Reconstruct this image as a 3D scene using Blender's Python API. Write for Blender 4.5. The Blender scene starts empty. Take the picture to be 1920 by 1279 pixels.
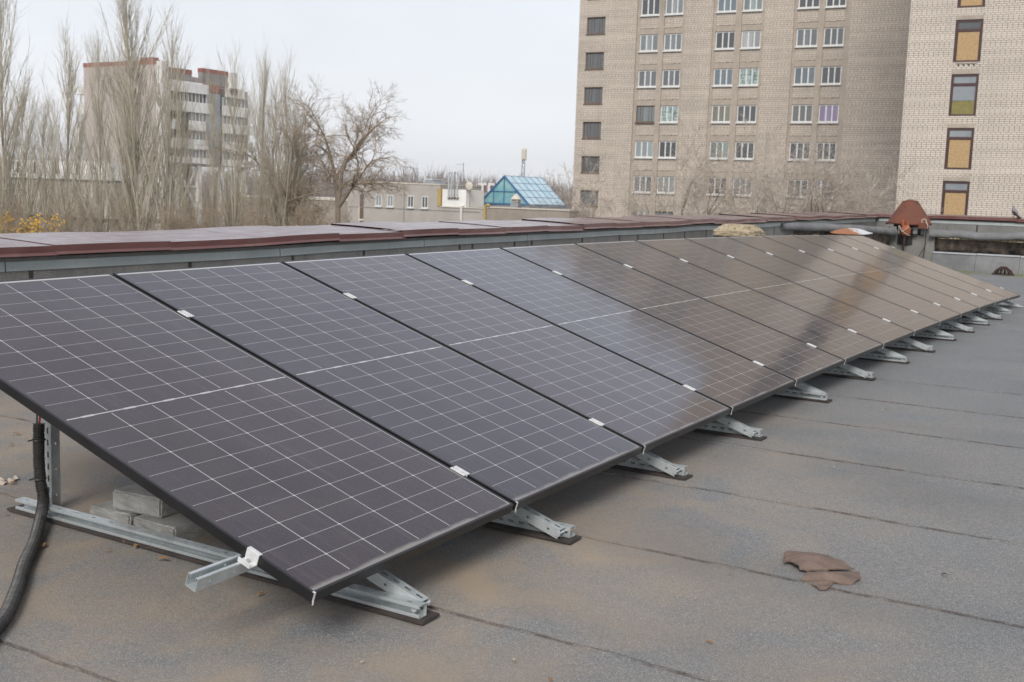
import bpy, bmesh, math, random
import numpy as np
from mathutils import Matrix, Vector
R = math.radians
SC = bpy.context.scene
COL = SC.collection

# ------------------------------------------------------------------ camera
cam_d = bpy.data.cameras.new('camera'); cam = bpy.data.objects.new('camera', cam_d); COL.objects.link(cam)
cam_d.sensor_width = 36.0; cam_d.lens = 39.674; cam_d.clip_start = 0.05; cam_d.clip_end = 9000
def cam_axes(y, p, r):
    f = Vector((math.cos(p)*math.cos(y), math.cos(p)*math.sin(y), -math.sin(p)))
    rt = Vector((math.sin(y), -math.cos(y), 0)); up = rt.cross(f)
    return math.cos(r)*rt + math.sin(r)*up, -math.sin(r)*rt + math.cos(r)*up, f
_r, _u, _f = cam_axes(R(31.19), R(7.41), R(1.89))
cam.matrix_world = Matrix(((_r.x, _u.x, -_f.x, -2.447), (_r.y, _u.y, -_f.y, -2.135), (_r.z, _u.z, -_f.z, 1.40), (0, 0, 0, 1)))
cam_d.dof.use_dof = True; cam_d.dof.focus_distance = 5.2; cam_d.dof.aperture_fstop = 8.0
SC.camera = cam

# ------------------------------------------------------------------ light (overcast)
SUN_EL, SUN_AZ = R(38), R(200)        # azimuth measured from +X towards +Y
w = bpy.data.worlds.new('World'); SC.world = w; w.use_nodes = True
nt = w.node_tree; nt.nodes.clear()
sky = nt.nodes.new('ShaderNodeTexSky'); sky.sky_type = 'NISHITA'; sky.sun_disc = False
sky.sun_elevation = SUN_EL; sky.sun_rotation = R(90) - SUN_AZ; sky.dust_density = 6.0; sky.air_density = 1.2
tc = nt.nodes.new('ShaderNodeTexCoord'); sep = nt.nodes.new('ShaderNodeSeparateXYZ')
nt.links.new(tc.outputs['Generated'], sep.inputs[0])
rmp = nt.nodes.new('ShaderNodeValToRGB')          # the cloud deck: paler at the horizon
el = rmp.color_ramp.elements
el[0].position = 0.0; el[0].color = (6.1, 6.2, 6.35, 1)
el[1].position = 1.0; el[1].color = (3.2, 3.35, 3.7, 1)
for _p, _c in ((.30, (4.65, 5.05, 5.65)), (.42, (4.5, 4.65, 5.4)), (.60, (3.3, 3.4, 3.75))):
    _e = el.new(_p); _e.color = (*_c, 1)
nt.links.new(sep.outputs['Z'], rmp.inputs[0])
ns = nt.nodes.new('ShaderNodeTexNoise'); ns.inputs['Scale'].default_value = 2.2; ns.inputs['Detail'].default_value = 4
mpn = nt.nodes.new('ShaderNodeMapping'); mpn.inputs['Scale'].default_value = (1, 1, 3)
nt.links.new(tc.outputs['Generated'], mpn.inputs[0]); nt.links.new(mpn.outputs[0], ns.inputs['Vector'])
mr = nt.nodes.new('ShaderNodeMapRange'); mr.inputs[1].default_value = .3; mr.inputs[2].default_value = .7
mr.inputs[3].default_value = .93; mr.inputs[4].default_value = 1.07
nt.links.new(ns.outputs['Fac'], mr.inputs[0])
vm = nt.nodes.new('ShaderNodeVectorMath'); vm.operation = 'SCALE'
nt.links.new(rmp.outputs[0], vm.inputs[0]); nt.links.new(mr.outputs[0], vm.inputs['Scale'])
mx = nt.nodes.new('ShaderNodeMix'); mx.data_type = 'RGBA'; mx.inputs[0].default_value = .93
nt.links.new(sky.outputs[0], mx.inputs[6]); nt.links.new(vm.outputs[0], mx.inputs[7])
bg = nt.nodes.new('ShaderNodeBackground'); bg.inputs[1].default_value = 0.1
wo = nt.nodes.new('ShaderNodeOutputWorld')
nt.links.new(mx.outputs[2], bg.inputs[0]); nt.links.new(bg.outputs[0], wo.inputs[0])
sl = bpy.data.lights.new('sun', 'SUN'); sl.energy = 1.5; sl.angle = R(22); sl.color = (1, .965, .92)
so = bpy.data.objects.new('sun', sl); COL.objects.link(so)
sd = Vector((math.cos(SUN_EL)*math.cos(SUN_AZ), math.cos(SUN_EL)*math.sin(SUN_AZ), math.sin(SUN_EL)))
so.rotation_euler = sd.to_track_quat('Z', 'Y').to_euler(); so.location = (0, 0, 60)
SC.view_settings.view_transform = 'Standard'; SC.view_settings.look = 'None'
SC.view_settings.exposure = 0.80; SC.view_settings.gamma = 1.0

# ------------------------------------------------------------------ helpers
def tag(o, label=None, cat=None, group=None, kind=None):
    if label: o['label'] = label
    if cat: o['category'] = cat
    if group: o['group'] = group
    if kind: o['kind'] = kind
    return o
def thing(name, label, cat, loc=(0, 0, 0), rz=0.0, group=None):
    o = bpy.data.objects.new(name, None); o.empty_display_size = .1; COL.objects.link(o)
    o.location = loc; o.rotation_euler = (0, 0, rz)
    return tag(o, label, cat, group)
class MB:
    def __init__(s): s.v = []; s.f = []; s.m = []
    def add(s, vs, fs, mi=0):
        b = len(s.v); s.v.extend([tuple(p) for p in vs]); s.f.extend([tuple(b+i for i in f) for f in fs]); s.m.extend([mi]*len(fs))
    def box(s, x0, x1, y0, y1, z0, z1, mi=0, M=None):
        vs = [Vector(p) for p in ((x0,y0,z0),(x1,y0,z0),(x1,y1,z0),(x0,y1,z0),(x0,y0,z1),(x1,y0,z1),(x1,y1,z1),(x0,y1,z1))]
        if M: vs = [M @ p for p in vs]
        s.add(vs, [(0,3,2,1),(4,5,6,7),(0,1,5,4),(1,2,6,5),(2,3,7,6),(3,0,4,7)], mi)
    def hexa(s, p8, mi=0):
        s.add(p8, [(0,3,2,1),(4,5,6,7),(0,1,5,4),(1,2,6,5),(2,3,7,6),(3,0,4,7)], mi)
    def tube(s, pts, rad, n=8, mi=0, cap=True):
        pts = [Vector(p) for p in pts]; rad = rad if isinstance(rad, (list, tuple)) else [rad]*len(pts)
        b = len(s.v); N = len(pts); prev = None
        for i, p in enumerate(pts):
            t = (pts[min(i+1, N-1)] - pts[max(i-1, 0)])
            t = t.normalized() if t.length > 1e-9 else Vector((0,0,1))
            if prev is None: a = t.orthogonal().normalized()
            else:
                a = prev - t*prev.dot(t); a = a.normalized() if a.length > 1e-6 else t.orthogonal().normalized()
            prev = a; c = t.cross(a)
            for k in range(n):
                q = 2*math.pi*k/n
                s.v.append(tuple(p + (a*math.cos(q) + c*math.sin(q))*rad[i]))
        for i in range(N-1):
            for k in range(n):
                s.f.append((b+i*n+k, b+i*n+(k+1) % n, b+(i+1)*n+(k+1) % n, b+(i+1)*n+k)); s.m.append(mi)
        if cap:
            s.f.append(tuple(b+k for k in range(n))[::-1]); s.m.append(mi)
            s.f.append(tuple(b+(N-1)*n+k for k in range(n))); s.m.append(mi)
    def cyl(s, c, r, h, n=12, mi=0, r2=None):
        s.tube([c, (c[0], c[1], c[2]+h)], [r, r if r2 is None else r2], n, mi)
    def build(s, name, mat, parent=None, smooth=False, bevel=0, solid=0):
        me = bpy.data.meshes.new(name); me.from_pydata(s.v, [], s.f)
        for m in (mat if isinstance(mat, (list, tuple)) else [mat]): me.materials.append(m)
        if any(s.m): me.polygons.foreach_set('material_index', s.m)
        if smooth: me.polygons.foreach_set('use_smooth', [True]*len(s.f))
        me.validate(); me.update()
        o = bpy.data.objects.new(name, me); COL.objects.link(o)
        if parent: o.parent = parent
        if solid:
            d = o.modifiers.new('thickness', 'SOLIDIFY'); d.thickness = solid; d.offset = 0
        if bevel:
            d = o.modifiers.new('bevel', 'BEVEL'); d.width = bevel; d.segments = 2; d.limit_method = 'ANGLE'; d.angle_limit = R(40)
        return o
def kids(o): return [c for c in bpy.data.objects if c.parent == o]
def copy_tree(o, parent=None, ch=None):
    c = o.copy(); COL.objects.link(c)
    if parent: c.parent = parent
    for k in (ch[o.name] if ch and o.name in ch else kids(o)): copy_tree(k, c, ch)
    return c
def child_map(o, d=None):
    d = {} if d is None else d
    d[o.name] = kids(o)
    for k in d[o.name]: child_map(k, d)
    return d

# ---- node maths
class T:
    def __init__(s, name, rough=.6, spec=.5):
        s.m = bpy.data.materials.new(name); s.m.use_nodes = True; s.t = s.m.node_tree
        s.p = s.t.nodes['Principled BSDF']; s.p.inputs['Roughness'].default_value = rough
        s.p.inputs['Specular IOR Level'].default_value = spec
        s._oc = None
    def node(s, k): return s.t.nodes.new(k)
    def put(s, sock, v):
        if isinstance(v, bpy.types.NodeSocket): s.t.links.new(v, sock)
        elif isinstance(v, (tuple, list)) and len(v) == 3 and sock.type == 'RGBA': sock.default_value = (*v, 1)
        else: sock.default_value = v
    def ma(s, op, a, b=0.0, c=None):
        n = s.node('ShaderNodeMath'); n.operation = op; s.put(n.inputs[0], a); s.put(n.inputs[1], b)
        if c is not None: s.put(n.inputs[2], c)
        return n.outputs[0]
    def oc(s):
        if s._oc is None: s._oc = s.node('ShaderNodeTexCoord')
        return s._oc.outputs['Object']
    def xyz(s, v=None):
        n = s.node('ShaderNodeSeparateXYZ'); s.put(n.inputs[0], v if v is not None else s.oc()); return n.outputs
    def comb(s, x, y, z):
        n = s.node('ShaderNodeCombineXYZ')
        for i, q in enumerate((x, y, z)): s.put(n.inputs[i], q)
        return n.outputs[0]
    def scale(s, v, sc):
        n = s.node('ShaderNodeVectorMath'); n.operation = 'MULTIPLY'; s.put(n.inputs[0], v); n.inputs[1].default_value = sc; return n.outputs[0]
    def noise(s, scale=5, detail=3, rough=.5, vec=None, dist=0):
        n = s.node('ShaderNodeTexNoise'); s.put(n.inputs['Vector'], vec if vec is not None else s.oc())
        n.inputs['Scale'].default_value = scale; n.inputs['Detail'].default_value = detail
        n.inputs['Roughness'].default_value = rough; n.inputs['Distortion'].default_value = dist
        return n.outputs['Fac']
    def vor(s, scale, vec=None, out='Distance'):
        n = s.node('ShaderNodeTexVoronoi'); s.put(n.inputs['Vector'], vec if vec is not None else s.oc())
        n.inputs['Scale'].default_value = scale; return n.outputs[out]
    def rng(s, v, a, b, c=0.0, d=1.0):
        n = s.node('ShaderNodeMapRange'); s.put(n.inputs[0], v)
        for i, q in enumerate((a, b, c, d)): s.put(n.inputs[1+i], q)
        return n.outputs[0]
    def mix(s, f, a, b, mode='MIX'):
        n = s.node('ShaderNodeMix'); n.data_type = 'RGBA'; n.blend_type = mode
        s.put(n.inputs[0], f); s.put(n.inputs[6], a); s.put(n.inputs[7], b); return n.outputs[2]
    def col(s, v): s.put(s.p.inputs['Base Color'], v); return s
    def rgh(s, v): s.put(s.p.inputs['Roughness'], v); return s
    def bump(s, h, strength=.3, dist=.01):
        n = s.node('ShaderNodeBump'); n.inputs['Strength'].default_value = strength; n.inputs['Distance'].default_value = dist
        s.put(n.inputs['Height'], h); s.t.links.new(n.outputs[0], s.p.inputs['Normal']); return s
    def objcol(s):
        n = s.node('ShaderNodeObjectInfo'); return n.outputs['Color'], n.outputs['Random']
def simple(name, a, b=None, rough=.6, scale=6, metal=0, bump=0, bscale=60, spec=.5, vec=None, lo=.35, hi=.65):
    t = T(name, rough, spec); t.p.inputs['Metallic'].default_value = metal
    b = b or tuple(x*.75 for x in a)
    t.col(t.mix(t.rng(t.noise(scale, 5, .6), lo, hi), a, b))
    if bump: t.bump(t.noise(bscale, 3), bump, .004)
    return t.m

# the deck sags and swells a little along the row of panels
def hz(x):
    def q(x):
        u = (x-7.5)/7.5; return .0748*(1-u*u) - .0091*(u**3-u)
    if x < 0: return max(-.035, q(0) + .02*x)
    if x > 13:
        s = min(1, (x-13)/8); s = s*s*(3-2*s); return q(13)*(1-s) + .045*s
    return q(x)
ROOF_Z = hz
TILT = R(17.94); ZB = .215; W, L, PITCH = 1.134, 2.382, 1.154
NP = 13
CT, ST = math.cos(TILT), math.sin(TILT)
def panel_pt(x, s, off=0.0):
    return Vector((x, s*CT - off*ST, ZB + phz(x) + s*ST + off*CT))
def phz(x):
    u = (x-7.5)/7.5; return .0748*(1-u*u) - .0091*(u**3-u)

# ------------------------------------------------------------------ materials
def m_deck():
    t = T('roofing_felt', .9, .25); x, y, z = t.xyz()
    g1 = t.vor(420, out='Color'); gx = t.xyz(g1)[0]
    n1 = t.noise(170, 3, .7); n2 = t.noise(1.1, 5, .6); n3 = t.noise(7, 4, .6)
    base = t.mix(t.rng(n2, .3, .7), (.255, .272, .285), (.345, .348, .342))
    base = t.mix(t.rng(n3, .35, .75, 0, .35), base, (.33, .315, .295))
    base = t.mix(t.rng(n1, .35, .65, 0, .7), base, (.085, .09, .095))
    n5 = t.noise(55, 4, .7)
    base = t.mix(t.rng(n5, .35, .62, .5, 0), base, (.13, .135, .14))
    base = t.mix(t.ma('MULTIPLY', t.ma('GREATER_THAN', gx, .9), .55), base, (.62, .61, .58))
    # washed-down dust lying in front of and around the near panels
    dn = t.noise(1.9, 5, .62, dist=.6)
    near = t.ma('MULTIPLY', t.rng(x, 6.5, 1.0), t.rng(y, -2.0, -.15))
    leftd = t.ma('MULTIPLY', t.rng(x, 1.6, .1), t.rng(y, 3.2, .4))
    dm = t.ma('MAXIMUM', near, leftd)
    dm = t.ma('MULTIPLY', dm, t.rng(dn, .34, .70))
    base = t.mix(t.ma('MULTIPLY', dm, .85), base, (.40, .31, .22))
    dk = t.rng(t.noise(.9, 4, .55, vec=t.scale(t.oc(), (1, .55, 1))), .50, .75, 0, .35)
    base = t.mix(dk, base, (.12, .123, .127))
    # bitumen bled out along each lap
    wob = t.noise(2.2, 4, .6, vec=t.comb(t.ma('MULTIPLY', x, .3), y, 0.0))
    sx = t.ma('ADD', t.ma('SUBTRACT', x, .556), t.rng(wob, .2, .8, -.018, .018))
    fr = t.ma('FRACT', t.ma('ADD', t.ma('DIVIDE', sx, .975), 40.5))
    dd = t.ma('MULTIPLY', t.ma('ABSOLUTE', t.ma('SUBTRACT', fr, .5)), .975)
    ln = t.ma('MULTIPLY', t.rng(dd, .008, .002), t.rng(t.noise(14, 4, .7, vec=t.comb(0.0, y, t.ma('FLOOR', t.ma('DIVIDE', sx, .975)))), .33, .55))
    base = t.mix(t.ma('MULTIPLY', ln, t.rng(x, 8, 4, .2, .62)), base, (.062, .042, .034))
    moss = t.ma('MULTIPLY', t.ma('MULTIPLY', t.rng(x, 22.2, 23.2), t.rng(y, 3.6, 2.6)), t.rng(t.noise(3, 4), .42, .55))
    base = t.mix(t.ma('MULTIPLY', moss, .7), base, (.20, .20, .06))
    t.col(base); t.bump(t.ma('ADD', t.ma('ADD', t.ma('MULTIPLY', n1, .7), t.ma('MULTIPLY', n5, .8)), t.ma('MULTIPLY', gx, .5)), .7, .005)
    return t.m
def m_felt_wall():
    t = T('flashing_felt', .92, .2)
    g = t.xyz(t.vor(260, out='Color'))[0]
    b = t.mix(t.rng(t.noise(2.5, 5, .6), .3, .7), (.185, .185, .175), (.27, .262, .24))
    b = t.mix(t.ma('MULTIPLY', t.ma('GREATER_THAN', g, .72), .5), b, (.32, .31, .28))
    b = t.mix(t.ma('MULTIPLY', t.rng(t.noise(120, 2), .45, .6), .4), b, (.05, .05, .05))
    x, y, z = t.xyz()
    st = t.noise(1.0, 4, .6, vec=t.comb(t.ma('MULTIPLY', x, 6.0), t.ma('MULTIPLY', y, 6.0), t.ma('MULTIPLY', z, .7)))
    b = t.mix(t.rng(st, .55, .75, 0, .4), b, (.07, .075, .075))
    t.col(b).bump(t.noise(160, 3), .5, .004); return t.m
def m_brick(name, c1, c2, mortar, bw=.26, bh=.11, ms=.016):
    t = T(name, .88, .25); x, y, z = t.xyz()
    n = t.node('ShaderNodeTexBrick'); n.inputs['Scale'].default_value = 1.0
    t.put(n.inputs['Vector'], t.comb(t.ma('ADD', x, y), z, 0.0))
    n.inputs['Color1'].default_value = (*c1, 1); n.inputs['Color2'].default_value = (*c2, 1); n.inputs['Mortar'].default_value = (*mortar, 1)
    n.inputs['Mortar Size'].default_value = ms; n.inputs['Brick Width'].default_value = bw; n.inputs['Row Height'].default_value = bh
    n.inputs['Mortar Smooth'].default_value = .3; n.offset = .5; n.offset_frequency = 4
    b = n.outputs['Color']
    b = t.mix(t.rng(t.noise(.28, 6, .6), .38, .7, 0, .45), b, tuple(k*.62 for k in c2), 'MIX')
    v = t.noise(1.0, 5, .65, vec=t.comb(t.ma('MULTIPLY', x, 1.6), t.ma('MULTIPLY', y, 1.6), t.ma('MULTIPLY', z, .18)))
    b = t.mix(t.rng(v, .55, .8, 0, .4), b, tuple(k*.5 for k in c2))
    row = t.noise(1.0, 2, .5, vec=t.comb(t.ma('MULTIPLY', x, .08), t.ma('MULTIPLY', y, .08), t.ma('MULTIPLY', z, 2.4)))
    b = t.mix(t.rng(row, .45, .7, 0, .28), b, tuple(k*1.12 for k in c1))
    spot = t.ma('MULTIPLY', t.rng(t.noise(.9, 3, .5), .70, .76), t.rng(t.noise(5, 2), .4, .6))
    b = t.mix(t.ma('MULTIPLY', spot, .45), b, (.42, .26, .09))
    t.col(b).bump(n.outputs['Fac'], -.4, .01); return t.m
def m_glass_panel():
    t = T('solar_cells_under_glass', .10, .72); x, y, z = t.xyz()
    oc, rnd = t.objcol()
    mx_ = .020; cw = (W-2*mx_)/6
    u = t.ma('DIVIDE', t.ma('SUBTRACT', x, mx_), cw)
    fu = t.ma('FRACT', t.ma('ADD', u, 100.5)); dx = t.ma('MULTIPLY', t.ma('ABSOLUTE', t.ma('SUBTRACT', fu, .5)), cw)
    yy = t.ma('ABSOLUTE', t.ma('SUBTRACT', y, L/2)); rh = (L/2-.012-.028)/11
    vv = t.ma('DIVIDE', t.ma('SUBTRACT', yy, .012), rh)
    fv = t.ma('FRACT', t.ma('ADD', vv, 100.5)); dy = t.ma('MULTIPLY', t.ma('ABSOLUTE', t.ma('SUBTRACT', fv, .5)), rh)
    inx = t.ma('MULTIPLY', t.ma('GREATER_THAN', x, mx_+.004), t.ma('LESS_THAN', x, W-mx_-.004))
    iny = t.ma('MULTIPLY', t.ma('LESS_THAN', yy, L/2-.034), t.ma('GREATER_THAN', yy, .014))
    ins = t.ma('MULTIPLY', inx, iny)
    vert = t.ma('MULTIPLY', t.rng(dx, .0021, .0012), ins)
    hor = t.ma('MULTIPLY', t.ma('MULTIPLY', t.rng(dy, .0017, .0009), ins), t.rng(t.ma('FRACT', t.ma('MULTIPLY', x, 95.0)), .2, .5, .35, .8))
    dia = t.ma('MULTIPLY', t.rng(t.ma('ADD', dx, dy), .0075, .0045), ins)
    dash = t.rng(t.ma('ABSOLUTE', t.ma('SUBTRACT', t.ma('FRACT', t.ma('ADD', t.ma('MULTIPLY', u, 1.0), .0)), .5)), .12, .16, 1, 0)
    midw = t.ma('ADD', .0030, t.ma('MULTIPLY', dash, .0024))
    mid = t.ma('MULTIPLY', t.ma('LESS_THAN', yy, midw), inx)
    top = t.ma('MULTIPLY', t.rng(y, L-.026, L-.0245), 1.0)  # white top margin, broadened to take in the frame's sky reflection
    right = t.ma('MULTIPLY', t.rng(x, W-.0170, W-.0155), .9)  # reflection off the frame lip, painted as a white line
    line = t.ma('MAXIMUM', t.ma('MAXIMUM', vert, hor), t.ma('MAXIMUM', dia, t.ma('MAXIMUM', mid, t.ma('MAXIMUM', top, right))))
    # fine contact fingers and slight cell to cell difference
    fing = t.ma('MULTIPLY', t.rng(t.ma('ABSOLUTE', t.ma('SUBTRACT', t.ma('FRACT', t.ma('MULTIPLY', y, 125.0)), .5)), .30, .46), .34)
    cn = t.node('ShaderNodeTexWhiteNoise'); cn.noise_dimensions = '3D'
    t.put(cn.inputs['Vector'], t.comb(t.ma('FLOOR', u), t.ma('FLOOR', t.ma('DIVIDE', y, rh)), rnd))
    cell = t.mix(t.rng(cn.outputs['Value'], 0, 1, 0, .35), oc, (.034, .027, .026))
    cell = t.mix(fing, cell, (.095, .083, .085))
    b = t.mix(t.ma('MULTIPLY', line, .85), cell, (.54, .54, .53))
    # dust film, thicker where water stops above the lower frame
    dn = t.noise(3.2, 5, .62, vec=t.comb(x, y, rnd)); sp = t.rng(t.noise(140, 2, .6), .62, .72)
    edge = t.ma('MULTIPLY', t.rng(t.ma('ADD', y, t.rng(dn, .3, .7, -.012, .012)), .030, .014), .5)
    film = t.ma('ADD', t.rng(dn, .3, .75, .008, .05), t.ma('MULTIPLY', sp, .10))
    drip = t.noise(1.0, 4, .65, vec=t.comb(t.ma('MULTIPLY', x, 34.0), t.ma('MULTIPLY', y, 1.3), rnd))
    film = t.ma('ADD', film, t.rng(drip, .56, .78, 0, .08))
    film = t.ma('MAXIMUM', film, edge)
    b = t.mix(film, b, (.40, .375, .35))
    t.col(b); t.rgh(t.ma('ADD', t.rng(dn, .3, .7, .07, .13), t.ma('MULTIPLY', edge, .5)))
    t.p.inputs['IOR'].default_value = 1.5
    return t.m
def m_galv():
    t = T('galvanised_steel', .42, .5); t.p.inputs['Metallic'].default_value = .55
    a = t.vor(55, out='Color'); f = t.xyz(a)[0]
    b = t.mix(t.rng(f, 0, 1, 0, .6), (.62, .66, .66), (.50, .54, .55))
    b = t.mix(t.rng(t.noise(9, 5, .6), .5, .75, 0, .5), b, (.30, .31, .30))
    t.col(b); t.rgh(t.rng(f, 0, 1, .36, .55)); return t.m
def m_rust(name, a, b, c):
    t = T(name, .75, .3); n = t.noise(4.5, 6, .65)
    k = t.mix(t.rng(n, .35, .6), a, b); k = t.mix(t.rng(t.noise(14, 5, .7), .58, .68, 0, .8), k, c)
    if name == 'rusty_white_enamel': k = t.mix(t.rng(t.ma('ADD', t.xyz()[1], t.rng(n, .3, .7, -.12, .12)), -.06, .03), a, (.34, .155, .08))
    t.col(k).bump(t.noise(40, 4), .4, .004); return t.m
def m_concrete(name, a, b, sc=5, bump=.5):
    t = T(name, .9, .2)
    k = t.mix(t.rng(t.noise(sc, 6, .65), .32, .68), a, b)
    k = t.mix(t.ma('MULTIPLY', t.rng(t.noise(sc*14, 2), .6, .7), .5), k, tuple(q*.45 for q in b))
    k = t.mix(t.rng(t.noise(sc*.6, 4, .6), .5, .75, 0, .4), k, tuple(q*.6 for q in b))
    t.col(k).bump(t.noise(sc*12, 5, .65), bump, .006); return t.m
def m_coping():
    t = T('brown_coated_sheet', .34, .5)
    n = t.noise(2.2, 5, .6)
    k = t.mix(t.rng(n, .3, .7), (.110, .034, .026), (.142, .052, .043))
    k = t.mix(t.rng(t.noise(1.1, 4, .6), .48, .7, 0, .35), k, (.26, .19, .17))
    t.col(k); t.rgh(t.rng(t.noise(6, 4), .3, .7, .28, .48)); t.bump(t.noise(1.3, 2), .15, .02)
    t.p.inputs['Coat Weight'].default_value = .8; t.p.inputs['Coat Roughness'].default_value = .26; t.p.inputs['Coat IOR'].default_value = 1.5; return t.m
def m_bark(name, a, b, sc=2.0):
    t = T(name, .9, .2); x, y, z = t.xyz()
    k = t.mix(t.rng(t.noise(sc, 4, .6), .3, .7), a, b)
    t.col(k); return t.m
def m_pane():
    t = T('window_pane', .07, .9); x, y, z = t.xyz(); oc, rnd = t.objcol()
    cn = t.node('ShaderNodeTexWhiteNoise'); cn.noise_dimensions = '2D'
    t.put(cn.inputs['Vector'], t.comb(t.ma('ADD', t.ma('GREATER_THAN', x, .605), t.ma('GREATER_THAN', x, 1.109)), rnd, 0.0))
    fold = t.noise(1.0, 2, .5, vec=t.comb(t.ma('MULTIPLY', x, 9.0), t.ma('MULTIPLY', z, .5), rnd))
    k = t.mix(t.rng(cn.outputs['Value'], .0, 1, 0, .55), oc, (.07, .08, .085))
    k = t.mix(t.rng(fold, .42, .65, 0, .22), k, (.05, .055, .06))
    t.col(k); return t.m
def m_foil():
    t = T('pane_with_foil', .15, .8)
    k = t.mix(t.rng(t.noise(3.5, 4, .6, dist=2), .42, .58), (.42, .50, .49), (.08, .16, .145)); t.col(k); return t.m
M = dict(
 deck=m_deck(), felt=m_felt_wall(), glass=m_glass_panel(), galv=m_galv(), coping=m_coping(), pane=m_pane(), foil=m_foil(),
 brick=m_brick('grey_beige_brick', (.61, .535, .46), (.50, .44, .38), (.31, .265, .22), .29, .16, .026),
 brick2=m_brick('pale_sand_brick', (.70, .625, .55), (.63, .56, .485), (.24, .205, .17), .27, .117, .02),
 black=simple('black_anodised_aluminium', (.008, .008, .009), (.013, .013, .014), .36, 8),
 backsheet=simple('panel_back_sheet', (.10, .10, .10), (.07, .07, .07), .6),
 white=simple('white_frame_paint', (.74, .74, .73), (.60, .60, .58), .5, 3),
 clampm=simple('silver_white_aluminium', (.78, .78, .77), (.66, .66, .65), .38, 40, metal=.3),
 rubber=simple('brown_black_rubber', (.060, .046, .040), (.035, .03, .028), .9, 9, bump=.5, bscale=90),
 hose=simple('black_ribbed_plastic', (.022, .022, .022), (.045, .043, .04), .45, 12),
 red=simple('red_cable_sheath', (.42, .03, .02), (.33, .025, .02), .4),
 zinc=simple('zinc_strip', (.40, .435, .42), (.32, .355, .345), .5, 3, metal=.15),
 bright=simple('bright_zinc_strip', (.62, .65, .67), (.48, .50, .52), .4, 5, metal=.4),
 dark=simple('shadowed_gap_board', (.02, .018, .017), (.03, .026, .024), .9),  # plain near-black for the duct, annex ledges and slab holes
 block=m_concrete('grey_concrete', (.44, .44, .42), (.28, .27, .25), 9, .8),
 conc=m_concrete('facade_concrete', (.47, .405, .34), (.37, .32, .27), 1.2, .3),
 concgrey=m_concrete('grey_render', (.30, .28, .265), (.235, .22, .205), 1.0, .3),
 panelconc=m_concrete('pale_blank_concrete', (.55, .48, .44), (.46, .405, .375), .25, .2),
 render=m_concrete('beige_render', (.46, .425, .385), (.385, .355, .32), .5, .2),
 render2=m_concrete('tan_render', (.37, .32, .27), (.29, .25, .21), .7, .2),
 whitew=simple('white_facade_panel', (.86, .85, .81), (.74, .72, .68), .7, .4),
 redband=simple('red_roof_band', (.33, .095, .065), (.25, .075, .055), .7, .5),
 darkglass=simple('dark_glazing', (.055, .06, .065), (.11, .12, .125), .12, .45, spec=.8),
 greyglass=simple('grey_glazing', (.30, .33, .35), (.17, .19, .21), .12, .35, spec=.8),
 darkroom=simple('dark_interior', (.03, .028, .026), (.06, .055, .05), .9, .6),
 oldwood=simple('weathered_brown_wood', (.10, .066, .048), (.17, .125, .095), .8, 5),
 maroon=simple('maroon_frame_paint', (.075, .028, .026), (.05, .022, .022), .5, 3),
 osb=simple('chipboard_sheet', (.50, .345, .175), (.38, .25, .12), .8, 9),
 olive=simple('olive_sheet', (.24, .21, .06), (.19, .165, .05), .6, 5),
 rust=m_rust('rusty_brown_paint', (.170, .060, .034), (.135, .055, .037), (.07, .028, .018)),
 rust2=m_rust('orange_rust', (.36, .11, .045), (.25, .075, .035), (.12, .04, .02)),
 rustwhite=m_rust('rusty_white_enamel', (.62, .63, .64), (.58, .57, .55), (.40, .14, .05)),
 castiron=simple('rusty_cast_iron', (.055, .028, .020), (.035, .022, .018), .8, 20),
 feltroll=m_concrete('grey_rolled_felt', (.225, .228, .23), (.15, .15, .152), 2.5, .5),
 soot=None, mossy=None,
 poplar=m_bark('poplar_bark', (.58, .53, .43), (.44, .40, .325), 1.2),
 poplar2=m_bark('poplar_twigs', (.56, .51, .405), (.43, .39, .31), .8),
 bark=m_bark('brown_bark', (.29, .24, .185), (.20, .16, .125), 1.5),
 twig=m_bark('brown_twigs', (.44, .35, .26), (.32, .255, .19), .8),
 paletwig=m_bark('pale_twigs', (.58, .505, .43), (.44, .38, .325), .8),
 wood_far=m_bark('bare_wood_far', (.30, .235, .20), (.22, .18, .165), .05),
 yellow=simple('yellow_blossom', (.62, .38, .02), (.5, .27, .02), .8),
 ground=m_concrete('bare_ground', (.115, .10, .075), (.085, .08, .055), .08, .2),
 leaf=simple('dry_leaf', (.30, .165, .075), (.21, .115, .06), .85, 30),
 scrap=m_concrete('brown_torn_felt', (.225, .165, .135), (.165, .122, .10), 14, .6),
 cream=simple('cream_metal', (.66, .62, .52), (.55, .50, .42), .6),
 yellowpipe=simple('yellow_gas_pipe', (.50, .36, .13), (.40, .28, .10), .6),
 steelgrey=simple('dull_grey_metal', (.34, .36, .37), (.24, .25, .26), .5, 1, metal=.3),
 blue=simple('blue_painted_steel', (.045, .17, .35), (.035, .13, .28), .5),
 teal=None,
 pigeon=simple('grey_feathers', (.24, .24, .26), (.16, .16, .18), .7, 30),
 rope=simple('pale_rope', (.55, .50, .42), (.42, .38, .32), .9),
 lichen=None,
)
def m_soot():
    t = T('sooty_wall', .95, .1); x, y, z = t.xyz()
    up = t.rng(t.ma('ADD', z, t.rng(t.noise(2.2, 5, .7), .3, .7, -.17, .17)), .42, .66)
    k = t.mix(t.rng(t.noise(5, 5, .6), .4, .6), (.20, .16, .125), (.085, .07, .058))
    t.col(t.mix(up, (.008, .008, .008), k)); return t.m
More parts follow.
